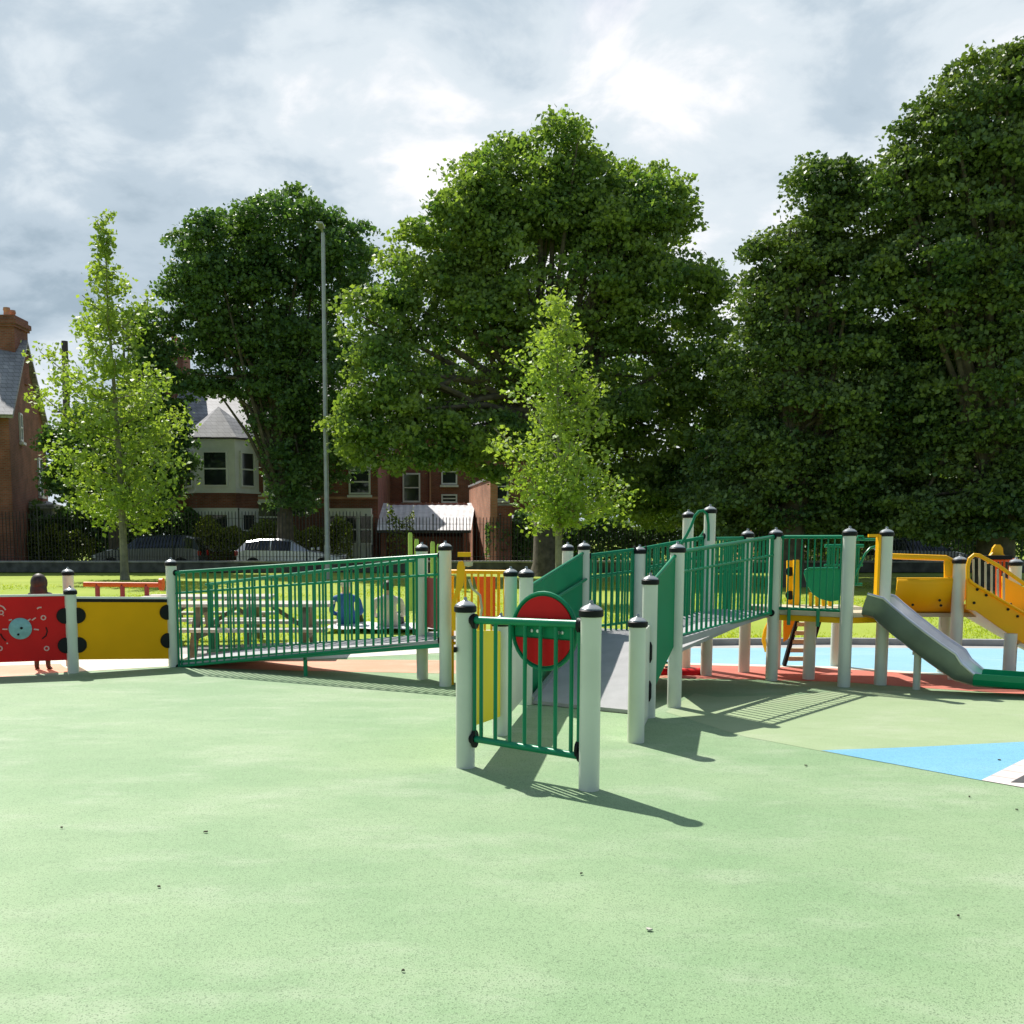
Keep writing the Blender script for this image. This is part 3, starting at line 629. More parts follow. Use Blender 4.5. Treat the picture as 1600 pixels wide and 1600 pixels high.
# distant house and pillar glimpsed under the right trees
Y6=62
t=thing('brick_house','distant pink brick house glimpsed under the right hand trees','house',(D(1215,840,Y6).x,Y6,0))
q=MB(); xa=D(1180,800,Y6).x; xb=D(1560,800,Y6).x; q.box((xa,Y6,0),(xb,Y6+8,6)); q.build('wall','brickor',t,smooth=False)
q=MB(); q.prism([(xa-.2,Y6-.3,6),(xa-.2,Y6+4,8.6),(xa-.2,Y6+8.3,6)],(xb-xa+.4,0,0)); q.build('roof','slate',t,smooth=False)
for i in range(5): window(t,(xa+1.6+2.6*i,Y6,2.2),1,1.6); window(t,(xa+1.6+2.6*i,Y6,4.6),1,1.4)
# ------------------------------------------------------------------ poles
p=D(110,800,56); q=MB(); q.tube([(p.x,56,0),(p.x,56,8),(p.x+.05,56,Z(56,533))],[.2,.19,.17],10)
t=thing('utility_pole','dark timber utility pole rising beside the left young tree','pole',(p.x,56,0)); q.build('pole','pole',t)
q=MB(); q.beam((p.x-.7,55.8,Z(56,644)),(p.x+.7,55.8,Z(56,644)),.12,.1); q.build('crossarm','pole',t)
p=G(512,905); zt=Z(p.y,364)
t=thing('lamp_post','tall slim grey steel lamp post before the dark tree','lamp post',(p.x,p.y,0))
q=MB(); q.tube([(p.x,p.y,0),(p.x,p.y,1.2),(p.x,p.y,1.25),(p.x,p.y,zt)],[.11,.11,.09,.065],12); q.build('pole','galv',t)
q=MB(); q.tube([(p.x,p.y,zt),(p.x-.05,p.y-.1,zt+.12),(p.x-.15,p.y-.3,zt+.16)],.04,8); q.prism([(p.x-.13,p.y-.1,zt+.1),(p.x+.09,p.y-.1,zt+.1),(p.x+.07,p.y-.65,zt+.13),(p.x-.16,p.y-.65,zt+.13)],(0,0,.07)); q.build('lamp_head','galv',t,bevel=.02)
# ------------------------------------------------------------------ cars
def car(label,x,y,yaw,paint,L=4.25,Wd=1.78,H=1.46,suv=False):
    t=thing('parked_car',label,'car',(0,0,0))
    hb=H*.62 if not suv else H*.6
    # stations along length (u from rear 0 to front L): belt z, roof z, half width
    if suv: st_=[(0,.5,.75,.62),(.05,.95,1.02,.80),(.28,1.02,H*.93,.86),(.75,1.05,H,.88),(1.9,1.04,H,.89),(2.75,1.02,H*.96,.89),(3.35,1.0,1.04,.88),(4.1,.93,.96,.84),(L-.05,.75,.78,.72),(L,.5,.55,.6)]
    else: st_=[(0,.5,.72,.6),(.05,.86,.95,.76),(.45,.95,H*.92,.84),(1.1,.94,H*.99,.88),(1.9,.93,H,.89),(2.45,.92,H*.94,.89),(3.2,.90,.95,.88),(3.8,.80,.83,.84),(L-.08,.66,.68,.72),(L,.45,.5,.62)]
    rings=[]
    for u,b,r,w in st_:
        cab=r-b>.15; wr=w*.74 if cab else w*.86
        k=max(0,(r-b))
        rings.append([(u,-w*.96,.22),(u,-w,.5),(u,-w*.985,b),(u,-wr,b+k*.86),(u,-wr*.8,r),(u,wr*.8,r),(u,wr,b+k*.86),(u,w*.985,b),(u,w,.5),(u,w*.96,.22)])
    body=MB(); gl=MB(); n=10
    vs=[v for r in rings for v in r]
    for i in range(len(rings)-1):
        cabin=(st_[i][2]-st_[i][1]>.15) or (st_[i+1][2]-st_[i+1][1]>.15)
        both=(st_[i][2]-st_[i][1]>.15) and (st_[i+1][2]-st_[i+1][1]>.15)
        for j in range(n):
            f=(i*n+j,i*n+(j+1)%n,(i+1)*n+(j+1)%n,(i+1)*n+j)
            isg=(both and j in (2,6)) or (cabin and not both and j==4)
            (gl if isg else body).add([vs[a] for a in f],[(0,1,2,3)])
    body.add(rings[0],[tuple(range(n))]); body.add(rings[-1],[tuple(range(n))[::-1]])
    cy_,sy_=math.cos(yaw),math.sin(yaw)
    def tf(m):
        m.v=[(x+(v[0]-L/2)*cy_-v[1]*sy_,y+(v[0]-L/2)*sy_+v[1]*cy_,v[2]) for v in m.v]; return m
    t.location=(x,y,0); ORG[t.name]=Vector((x,y,0))
    bo=tf(body).build('body',paint,t); g=tf(gl).build('window','carglass',t)
    for u in (.8,L-.85):
        for s in (-1,1):
            w=MB(); w.lathe((u,s*Wd/2*.93,.32),[(.2,-.1),(.30,-.1),(.325,-.06),(.325,.06),(.30,.1),(.2,.1)],24,axis=(0,1,0)); wh=tf(w).build('wheel','tyre',t)
            w=MB(); w.lathe((u,s*Wd/2*.93+s*.04,.32),[(.02,-.06),(.20,-.06),(.20,.05),(.16,.055),(.05,.075)] if s>0 else [(.05,-.075),(.16,-.055),(.20,-.05),(.20,.06),(.02,.06)],18,axis=(0,1,0)); tf(w).build('rim','galv',wh)
    for s in (-1,1):
        w=MB(); w.box((L-.16,s*.62-.17,.6),(L+.0,s*.62+.17,.74)); tf(w).build('headlight','lampglass',t,bevel=.02)
        w=MB(); w.box((-.01,s*.66-.14,.72),(.12,s*.66+.14,.92)); tf(w).build('tail_light','taillight',t,bevel=.02)
        w=MB(); w.box((L-1.35,s*.93-.08,.95),(L-1.2,s*.93+.08,1.08)); tf(w).build('mirror',paint,t,bevel=.03)
    w=MB()
    for u in (1.55,2.5):
        for s in (-1,1): w.beam((u,s*.875,.93),(u+.02,s*.66,H*.92),.06,.03)
    tf(w).build('pillar',paint,t)
    return t
cx0=D(455,870,45.5).x
car('silver hatchback parked beyond the railings behind the long green ramp',cx0,45.62,0,'silver',L=4.7)
car('dark blue estate car parked behind the left young tree',D(235,870,45.5).x,45.6,math.pi,'navy',L=4.7,H=1.62,suv=True)
car('dark car parked under the right trees behind the yellow bridge',D(1438,880,45.5).x,45.6,0,'navy',L=4.4,H=1.5)
# ------------------------------------------------------------------ play equipment
PR=.0605
def post(root,px,py,ptop=None,z1=None,r=PR,cap=True,base=None,m='ivory',label=None):
    b=base or G(px,py); zt=z1 if z1 is not None else Z(b.y,ptop)
    zt-= .09 if cap else 0
    q=MB(); q.lathe((b.x,b.y,0),[(r,0),(r,zt*.5),(r,zt)],24); o=q.build('post',m,root)
    if label: o['label']=label
    if cap:
        q=MB(); q.lathe((b.x,b.y,zt-.005),[(r+.004,0),(r+.011,.006),(r+.011,.036),(r+.004,.042)],24,0)
        q.lathe((b.x,b.y,zt+.036),[(r+.004,0),(r+.002,.008),(r*.72,.022),(r*.3,.032),(.012,.036),(.012,.048),(.008,.055)],24,1)
        q.build('cap',['black','cap'],o)
    return b
def railing(root,p0,p1,n,m='green',rt=.019,rb=.016,bar=.0125,mid=None,inset=.05,brackets=True,top=True,barbot=True,single=False):
    """p0,p1: (x,y,zbottom,ztop)"""
    a0=Vector((p0[0],p0[1],p0[2]));a1=Vector((p0[0],p0[1],p0[3]));b0=Vector((p1[0],p1[1],p1[2]));b1=Vector((p1[0],p1[1],p1[3]))
    d=(b0-a0); d.z=0; d=d.normalized()*inset; 
    q=MB(); q.tube([a1,b1],rt,12); q.tube([a0,b0],rb,12)
    e_=d.normalized()*.075; q.tube([a0+e_,a1+e_],bar,8); q.tube([b0-e_,b1-e_],bar,8)
    if mid: q.tube([a0.lerp(a1,mid),b0.lerp(b1,mid)],rb*.8,10)
    fr=q.build('railing',m,root)
    bb=MB()
    for i in range(n):
        u=(i+1.15)/(n+1.3); q=bb if single else MB(); q.tube([a0.lerp(b0,u),a1.lerp(b1,u)],bar,8)
        if not single: q.build('baluster',m,fr)
    if single: bb.build('balusters',m,fr)
    if brackets:
        for c,s in ((a0,1),(a1,1),(b0,-1),(b1,-1)):
            q=MB(); k=c+d.normalized()*s*(PR+.004); q.lathe(k-d.normalized()*s*.012,[(.0,0),(.034,.0),(.036,.008),(.034,.016),(0,.016)],16,axis=tuple(d*s)); 
            o=q.build('bracket','black',fr); 
    return fr
def board(root,name,pts,t,m,bevel=.006,label=None,n=None):
    """flat board: pts corners, thickness t along its normal, centred"""
    P=[Vector(p) for p in pts]
    nn=n or (P[1]-P[0]).cross(P[2]-P[0]).normalized()
    q=MB(); q.prism([p-nn*t/2 for p in P],nn*t); o=q.build(name,m,root,smooth=False,bevel=bevel)
    if label: o['label']=label
    return o
def xy(v): return (v.x,v.y)
def PG(px,py,pt): b=G(px,py); return b
# ---- left board barrier
b115=G(115,1057); bm=G(-62,1064); b270=G(272,1047)
t=thing('play_barrier','low barrier of a red game board and plain yellow board on ivory posts','play panel',(b115.x,b115.y,0))
post(t,115,1057,915); post(t,-62,1064,915)
post(t,0,0,886,base=G(112,1046))
def vboard(root,name,a,b,za0,za1,m,t=.018,gap=.05,label=None):
    a=Vector(xy(a)+(0,)); b=Vector(xy(b)+(0,)); d=(b-a).normalized(); a=a+d*gap; b=b-d*gap
    if not isinstance(za0,tuple): za0=(za0,za0)
    if not isinstance(za1,tuple): za1=(za1,za1)
    return board(root,name,[a+Vector((0,0,za0[0])),b+Vector((0,0,za0[1])),b+Vector((0,0,za1[1])),a+Vector((0,0,za1[0]))],t,m,label=label),a,b,d
zb=Z(b115.y,1031); zt=Z(b115.y,931)
rp,ra,rb_,rd=vboard(t,'game_board',bm,b115,zb,zt,'red')
nf=Vector((rd.y,-rd.x,0)); nf=nf if nf.y<0 else -nf
def on(c_px,c_py,off=.012):   # point on the red/yellow board plane seen at a pixel
    d=Vector(ray(c_px,c_py)); o=Vector((0,0,EYE)); t_=(Vector((ra.x,ra.y,0))-o).dot(nf)/d.dot(nf); return o+d*t_+nf*off
q=MB(); q.beam(Vector((ra.x,ra.y,zt+.012)),Vector((rb_.x,rb_.y,zt+.012)),.03,.022); q.build('edge_strip','white',rp)
q=MB(); q.lathe(on(32,982,.010),[(0,0),(.112,0),(.115,.01),(.10,.018),(0,.02)],28,axis=tuple(nf)); q.build('spinner_disc','discblue',rp)
q=MB(); q.lathe(on(34,981,.03),[(0,0),(.014,0),(.014,.012),(0,.012)],10,axis=tuple(nf)); q.lathe(on(29,991,.03),[(0,0),(.012,0),(.012,.008),(0,.008)],10,axis=tuple(nf)); q.build('bolt','black',rp)
for (ax_,ay_,r) in ((68,965,.022),(73,1013,.022),(0,1013,.022),(2,957,.02)):
    q=MB(); c=on(ax_,ay_,.012); s=rd; pts=[c+(s*math.cos(k*math.pi/8)+Vector((0,0,1))*math.sin(k*math.pi/8))*r for k in range(16)]; q.tube(pts,.007,6,closed=True); q.build('ring','pink',rp)
for arc in ([(0,946),(5,948),(9,953)],[(58,951),(61,949),(65,949)],[(14,969),(19,968)],[(43,970),(48,967)],[(4,983),(12,983)],[(53,983),(61,984)],[(50,969),(56,965)],[(5,961),(6,962)],[(11,1004),(12,1006)]):
    q=MB(); q.tube([on(x,y,.012) for x,y in arc],.008,6); q.build('groove','pink',rp)
for arc in ([(72,980),(74,986),(72,993),(66,998)],[(1,990),(4,996),(9,1001)]):
    q=MB(); q.tube([on(x,y,.011) for x,y in arc],.007,6); q.build('groove','black',rp)
yp,ya,yb,yd=vboard(t,'plain_board',b115,b270,(zb,Z(b270.y,1029)),(zt-.03,Z(b270.y,936)),'yellowboard',label='plain yellow board')
q=MB(); q.beam(Vector((ya.x,ya.y,zt-.02)),Vector((yb.x,yb.y,Z(b270.y,935)+.005)),.03,.022,0); q.beam(Vector((ya.x,ya.y-.002,zt-.05)),Vector((yb.x,yb.y-.002,Z(b270.y,935)-.025)),.028,.034,1); q.build('edge_strip',['white','black'],yp)
for base,d,sg,par in ((b115,rd,-1,rp),(b115,yd,1,yp),(b270,yd,-1,yp),(bm,rd,1,rp)):
    for zz in (Z(b115.y,962),Z(b115.y,1008)):
        c=Vector((base.x,base.y,zz))+d*sg*.062+Vector((d.y,-d.x,0))*.012*(1 if d.x>0 else -1)
        n=Vector((d.y,-d.x,0)); n=n if n.y<0 else -n
        q=MB(); q.lathe(c,[(0,0),(.082,0),(.086,.008),(.080,.02),(0,.022)],24,axis=tuple(n)); q.build('clamp_disc','black',par)
# ---- left access ramp
b700=G(696,1078); b662=G(660,1067)
t=thing('access_ramp','long green railed ramp rising left to right between the yellow board and the centre','ramp',(b270.x,b270.y,0))
post(t,272,1047,871); post(t,696,1078,845); post(t,660,1067,847); farL=b270+(b662-b700)*1.6+Vector((.5,.35,0))
def pt(b,y0,y1): return (b.x,b.y,Z(b.y,y0),Z(b.y,y1))
railing(t,pt(b270,1042,895),pt(b700,1001,867),33,mid=.78)
zfa=Z(b700.y,1001); railing(t,(farL.x,farL.y,.08,.92),(b662.x,b662.y,zfa,Z(b662.y,874)),34)
z7=Z(b700.y,1004)
q=MB(); q.prism([(b270.x+.05,b270.y-.02,.045),(farL.x+.02,farL.y,.045),(b662.x,b662.y,z7),(b700.x,b700.y-.02,z7)],(0,0,.035)); q.build('ramp_deck','deck',t,smooth=False)
q=MB(); q.beam((b270.x+.05,b270.y,.075),(b700.x,b700.y,z7-.01),.03,.07); q.beam((farL.x,farL.y,.075),(b662.x,b662.y,z7-.01),.03,.07); q.build('stringer','green',t)
for m_ in (b270.lerp(b700,.52),farL.lerp(b662,.5)): q=MB(); q.tube([(m_.x,m_.y,0),(m_.x,m_.y,z7*.45)],.022,10); q.build('support_leg','green',t)
e0=b662+Vector((.01,0,0)); 
vboard(t,'end_board',b662+Vector((0,.1,0)),Vector((b700.x-.02,b700.y+.1,0)),Z(b662.y,980),Z(b662.y,902),'dimred',label='faded red board with black discs')
for zz in (Z(b662.y,928),Z(b662.y,962)):
    q=MB(); c=Vector((b662.x+.085,b662.y+.02,zz)); q.lathe(c,[(0,0),(.06,0),(.06,.02),(0,.02)],20,axis=(0,-1,0)); q.build('clamp_disc','black',t)
# ---- central play structure
t=PS=thing('play_structure','green and ivory wheelchair play ramp with platform and steel slide','play structure',(2.0,9.5,0))
pA=post(t,727,1208,933); pB=post(t,920,1244,938); pC=post(t,782,1156,958); pE=post(t,993,1168,959); pF=post(t,1012,1128,895)
pG=post(t,1053,1112,846); pI=post(t,821,1107,885); pI2=post(t,797,1085,885); pJ=post(t,910,1064,845); pJ2=post(t,885,1055,847)
pK=post(t,996,1062,851); pL=post(t,1103,1061,788); pL2=post(t,1070,1048,796); pM=post(t,1162,1056,826)
pN=post(t,1205,1069,824); pO=post(t,1318,1079,822); pQ=post(t,1375,1076,823)
pM2=post(t,1305,1046,z1=.74,cap=False); pR=post(t,1263,1067,z1=.70,cap=False,label='short post under the platform')
post(t,1210,1050,z1=.74,cap=False)
q=MB(); q.box((pA.x-.075,pA.y-.05,Z(pA.y,1018)),(pA.x-.055,pA.y-.02,Z(pA.y,1010))); q.build('bolt','black',t)
# entrance gate
rl=railing(t,pt(pA,1152,968),pt(pB,1184,976),7,rt=.024,rb=.022,bar=.0125); 
rl['label']='nearest green railing with nine bars between the two front posts'
gd=(pB-pA).normalized(); gn=Vector((gd.y,-gd.x,0)); gn=gn if gn.y<0 else -gn
for c in (pA,pB):
    sg=1 if c is pA else -1
    for y0,y1 in ((958,982),(1138,1166)):
        k=0 if c is pA else (8 if y0<1000 else 22)
        q=MB(); cc=c+gd*sg*(PR+.006); z0=Z(c.y,y1+k); z1=Z(c.y,y0+k)
        q.prism([cc+Vector((0,0,z0))+gn*.03*math.cos(a_)+Vector((0,0,.0)) if 0 else cc+gn*.032*math.cos(a_)+Vector((0,0,(z0+z1)/2+(z1-z0)/2*math.sin(a_))) for a_ in [k_*math.pi/8 for k_ in range(16)]],gd*sg*.02)
        q.build('bracket','black',rl)
# disc board hung behind the gate
dc=Vector((0,0,EYE))+Vector(ray(843,987))*1.0
k_=((pA-Vector((0,0,EYE))).dot(gn))/Vector(ray(843,987)).dot(gn); dc=Vector((0,0,EYE))+Vector(ray(843,987))*k_-gn*.05
def discpts(c,r,a0,a1,n=28): return [c+gd*math.cos(a0+(a1-a0)*i/n)*r+Vector((0,0,math.sin(a0+(a1-a0)*i/n)*r)) for i in range(n+1)]
rr=.232
q=MB(); q.prism(discpts(dc,rr,0,2*math.pi*27/28,27),-gn*.02); db=q.build('round_board','greensheet',t,bevel=.004,smooth=False)
q=MB(); q.tube(discpts(dc+gn*.004,rr-.002,0,2*math.pi*31/32,31),.011,8,closed=True); q.build('rim','green',db)
q=MB(); q.prism([p for p in discpts(dc+gn*.010,rr-.022,math.asin(.06),math.pi-math.asin(.06))],-gn*.014); q.build('inlay','red',db,smooth=False)
q=MB(); q.prism([p for p in discpts(dc+gn*.010,rr-.022,math.pi+math.asin(.22),2*math.pi-math.asin(.22))],-gn*.014); q.build('inlay','red',db,smooth=False)
q=MB(); c=dc+gn*.012; q.beam(c-gd*.20+Vector((0,0,.0)),c+gd*.22+Vector((0,0,.0)),.02,.07,up=(0,0,1)); q.build('crossbar','greensheet',db)
for dx_ in (-.075,-.03,.12,.145):
    q=MB(); q.lathe(dc+gd*dx_+gn*.022,[(0,0),(.012,0),(.010,.006),(0,.007)],10,axis=tuple(gn)); q.build('bolt','steel',db)
# yellow board between A and C
vboard(t,'side_board',pA,pC,(Z(pA.y,1140),Z(pC.y,1118)),(Z(pA.y,985),Z(pC.y,985)),'lemon',t=.02,label='lemon yellow board beside the entrance')
def slots(a,b,zs,par):
    d=(Vector(xy(b)+(0,))-Vector(xy(a)+(0,))).normalized(); 
    for z_ in zs:
        q=MB(); c=Vector((a.x,a.y,z_))+d*.03+Vector((d.y,-d.x,0))*(.066 if 1 else 0)
        q.beam(c-Vector((0,0,.07)),c+Vector((0,0,.07)),.045,.016,up=(d.y,-d.x,0)); q.build('clamp','black',par,bevel=.007)
o_,*_x=vboard(t,'side_board',pC,pI,.12,.82,'ivory',t=.02,label='ivory side board left of the entrance')
o2,*_x=vboard(t,'side_board',pE,pF,.04,.80,'ivory',t=.02,label='ivory side board right of the entrance')
for z_ in (Z(pC.y,1020),Z(pC.y,1090)):
    q=MB(); q.lathe((pC.x+.05,pC.y+.035,z_-.055),[(.012,0),(.02,.015),(.02,.095),(.012,.11)],12); q.build('clamp','black',o_)
for z_ in (Z(pF.y,1018),Z(pF.y,1078)):
    q=MB(); q.lathe((pF.x-.005,pF.y-PR,z_-.085),[(.008,0),(.02,.03),(.02,.14),(.008,.17)],12); q.build('clamp','black',o2)
# ramp sheets: left wall I->J, right wall F->G
zI0,zI1=Z(pI.y,1103),Z(pI.y,919); zJ0,zJ1=Z(pJ.y,1030),Z(pJ.y,864)
sb,a_,b_,d_=vboard(t,'ramp_side_sheet',pI,pJ,(zI0,zJ0),(zI1,zJ1),'greensheet',t=.012,gap=.03,label='green sheet wall on the left of the ramp')
q=MB(); q.tube([a_+Vector((0,0,zI1)),b_+Vector((0,0,zJ1))],.016,10); nn_=Vector((d_.y,-d_.x,0))*.035
q.tube([a_+nn_+Vector((0,0,zI1-.22)),b_+nn_+Vector((0,0,zJ1-.27))],.015,10); q.build('handrail','green',sb)
zF0,zF1=Z(pF.y,1092),Z(pF.y,912); zG0,zG1=Z(pG.y,1006),Z(pG.y,866)
sb,a_,b_,d_=vboard(t,'ramp_side_sheet',pF,pG,(zF0,zG0),(zF1,zG1),'greensheet',t=.012,gap=.02,label='green sheet wall on the right of the ramp')
q=MB(); q.tube([a_+Vector((0,0,zF1)),b_+Vector((0,0,zG1))],.016,10); q.build('handrail','green',sb)
# grey ramp and landing
zl=.50
r0=[Vector((pI.x+.06,pI.y-.02,.045)),Vector((pF.x-.06,pF.y+.1,.045))]
far0=Vector((pJ.x+.03,pJ.y-.2,zl)); far1=Vector((pG.x+.12,pG.y+1.1,zl))
q=MB(); q.prism([r0[0],r0[1],far1,far0],(0,0,.03)); q.build('ramp_deck','deck',t,smooth=False)
# edge strip under sheet
q=MB(); q.beam(r0[0]+Vector((0,0,.02)),far0+Vector((0,0,.02)),.03,.09); q.build('stringer','galv',t)
zN=.74
q=MB(); q.prism([(b700.x+.02,b700.y+.05,zl),(pI2.x+.02,pI2.y+.05,zl),(far0.x,far0.y,zl),(far1.x,far1.y,zl),(pK.x+.1,pK.y,zl),(pJ2.x,pJ2.y,zl),(b662.x+.02,b662.y,zl)],(0,0,.03)); q.build('landing','deck',t,smooth=False)
q=MB(); q.prism([(pG.x+.02,pG.y+.02,zl+.004),(pK.x,pK.y,zl),(pL.x,pL.y,zN-.02),(pN.x-.05,pN.y+.02,zN-.02)],(0,0,.032)); q.beam((pG.x+.05,pG.y,Z(pG.y,998)-.02),(pN.x-.05,pN.y,zN-.01),.03,.06); q.build('ramp_deck','deck',t,smooth=False)
# railings of the upper ramp
r=railing(t,pt(pG,995,863),pt(pN,957,838),21,mid=.76); r['label']='green railing leading up to the slide platform'
r=railing(t,pt(pJ,995,869),pt(pK,985,858),9,mid=.74); 
railing(t,pt(pK,985,858),pt(pL,962,838),14,mid=.76); railing(t,pt(pJ2,985,878),pt(pL2,960,845),18,mid=.7,brackets=False)
railing(t,pt(pL,968,842),pt(pM,955,841),9,mid=.6); 
# hoop between the tall posts
hoop=[D(x,y,pL.y-.05) for x,y in ((1064,850),(1072,838),(1080,822),(1086,806),(1092,799),(1099,798),(1105,804),(1107,820),(1107,845))]
q=MB(); q.tube(hoop,.015,10); q.tube([D(x,y,pL.y+.3) for x,y in ((1088,845),(1097,835),(1103,825))],.012,8); q.build('arch_handrail','green',t)
q=MB(); a1=D(1110,842,pL.y); a2=D(1170,841,pM.y); q.tube([a1,a2],.014,8); q.build('handrail','green',t)
# platform
zt_=Z(pN.y,955)
dk=[(pN.x+.03,pN.y-.03),(pO.x-.0,pO.y-.02),(pQ.x+.02,pQ.y-.02),(pQ.x+.1,pQ.y+1.0),(pM.x+.03,pM.y+.3)]
q=MB(); q.prism([(x,y,zt_-.03) for x,y in dk],(0,0,.045),0); pl=q.build('platform','beige',t,smooth=False,bevel=.004)
q=MB(); q.prism([(x*.999+.004,y+.03,zt_-.09) for x,y in dk],(0,0,.056)); q.build('platform_beam','yellow',pl,smooth=False)
# front barrier of the platform
z0=Z(pN.y,950);z1=Z(pN.y,839)
bl=railing(t,(pN.x,pN.y,z0,z1),(pO.x,pO.y,z0,z1),10,bar=.008,rt=.018,brackets=False); bl['label']='green front barrier of the slide platform'
q=MB()
for u in (.2,.6):
    p_=pN.lerp(pO,u); q.beam((p_.x,p_.y-.04,z0+.01),(p_.x,p_.y-.04,zt_-.13),.03,.02,up=(0,1,0))
q.build('hanger','green',bl)
# interior bits on the platform
q=MB(); P_=[D(x,y,10.75) for x,y in ((1257,897),(1258,891),(1264,888),(1308,888),(1317,893),(1319,905),(1316,922),(1311,938),(1298,940),(1282,936),(1270,928),(1262,915))]
q.prism(P_,(0,.02,0)); q.build('counter_board','greensheet',t,smooth=False); 
q=MB(); q.tube([p+Vector((0,-.01,0)) for p in P_[:4]],.012,8); q.build('edge_rail','green',t)
for k in range(4):
    q=MB(); q.tube([D(1267+10*k,926,11.0),D(1267+10*k,953,11.0)],.022,10); q.build('roller','yellow',t)
q=MB(); q.prism([D(x,y,11.25) for x,y in ((1230,876),(1239,876),(1239,952),(1230,952))],(0,.03,0)); q.prism([D(x,y,11.1) for x,y in ((1241,875),(1249,875),(1249,952),(1241,952))],(0,.05,0)); q.build('back_board','yellow',t,smooth=False)
for yy in (893,930):
    q=MB(); q.lathe(D(1234,yy,11.2),[(0,0),(.05,0),(.05,.02),(0,.02)],16,axis=(0,-1,0)); q.build('peg','black',t)
q=MB(); q.tube([D(x,y,10.9) for x,y in ((1335,903),(1343,885),(1352,865),(1360,856),(1368,854),(1382,854))],.013,8); q.build('handrail','green',t); q=MB(); q.tube([D(x,y,10.9) for x,y in ((1337,845),(1341,838),(1348,838),(1351,845))],.013,8); q.build('handrail','green',t); q=MB(); q.tube([D(1337,843,10.9),D(1385,843,10.9)],.014,8); q.build('handrail','green',t)
rb2=railing(t,(pO.x+.12,11.0,Z(11,913),Z(11,853)),(pQ.x+.12,11.0,Z(11,913),Z(11,853)),8,brackets=False,mid=.5)
q=MB(); q.box((pQ.x-.085,pQ.y-.03,.75),(pQ.x-.062,pQ.y+.05,Z(pQ.y,836))); q.build('side_strip','yellow',t,smooth=False)
q=MB(); q.beam((pQ.x-.18,pQ.y,Z(pQ.y,837)),(pQ.x-.02,pQ.y,Z(pQ.y,837)),.03,.03); q.build('clamp','yellow',t)
# ladder under the platform
a0=D(1225,1043,11.6);a0.z=0.05; a1=D(1243,967,11.4); w_=.25
q=MB()
for s in (0,1): q.beam(a0+Vector((s*w_,0,0)),a1+Vector((s*w_+.02,0,0)),.04,.06,up=(0,1,0))
ld=q.build('ladder','black',t,bevel=.006)
for k in range(5):
    u=(k+.8)/5.4; p_=a0.lerp(a1,u); q=MB(); q.beam(p_+Vector((.02,0,0)),p_+Vector((w_-.0,0,0)),.09,.045); q.build('rung','beige',ld)
q=MB(); q.prism([D(x,y,11.3) for x,y in ((1225,965),(1244,965),(1232,998),(1225,1003))],(0,.03,0)); q.build('ladder_cheek','yellow',t,smooth=False)
q=MB(); q.tube([D(x,y,11.9) for x,y in ((1204,968),(1196,985),(1193,1000),(1198,1018))],.025,10); q.build('side_loop','yellow',t)
q=MB(); q.tube([(pR.x,pR.y,.3),(pR.x,pR.y,.7)],.02,8); q.build('pipe','galv',t)
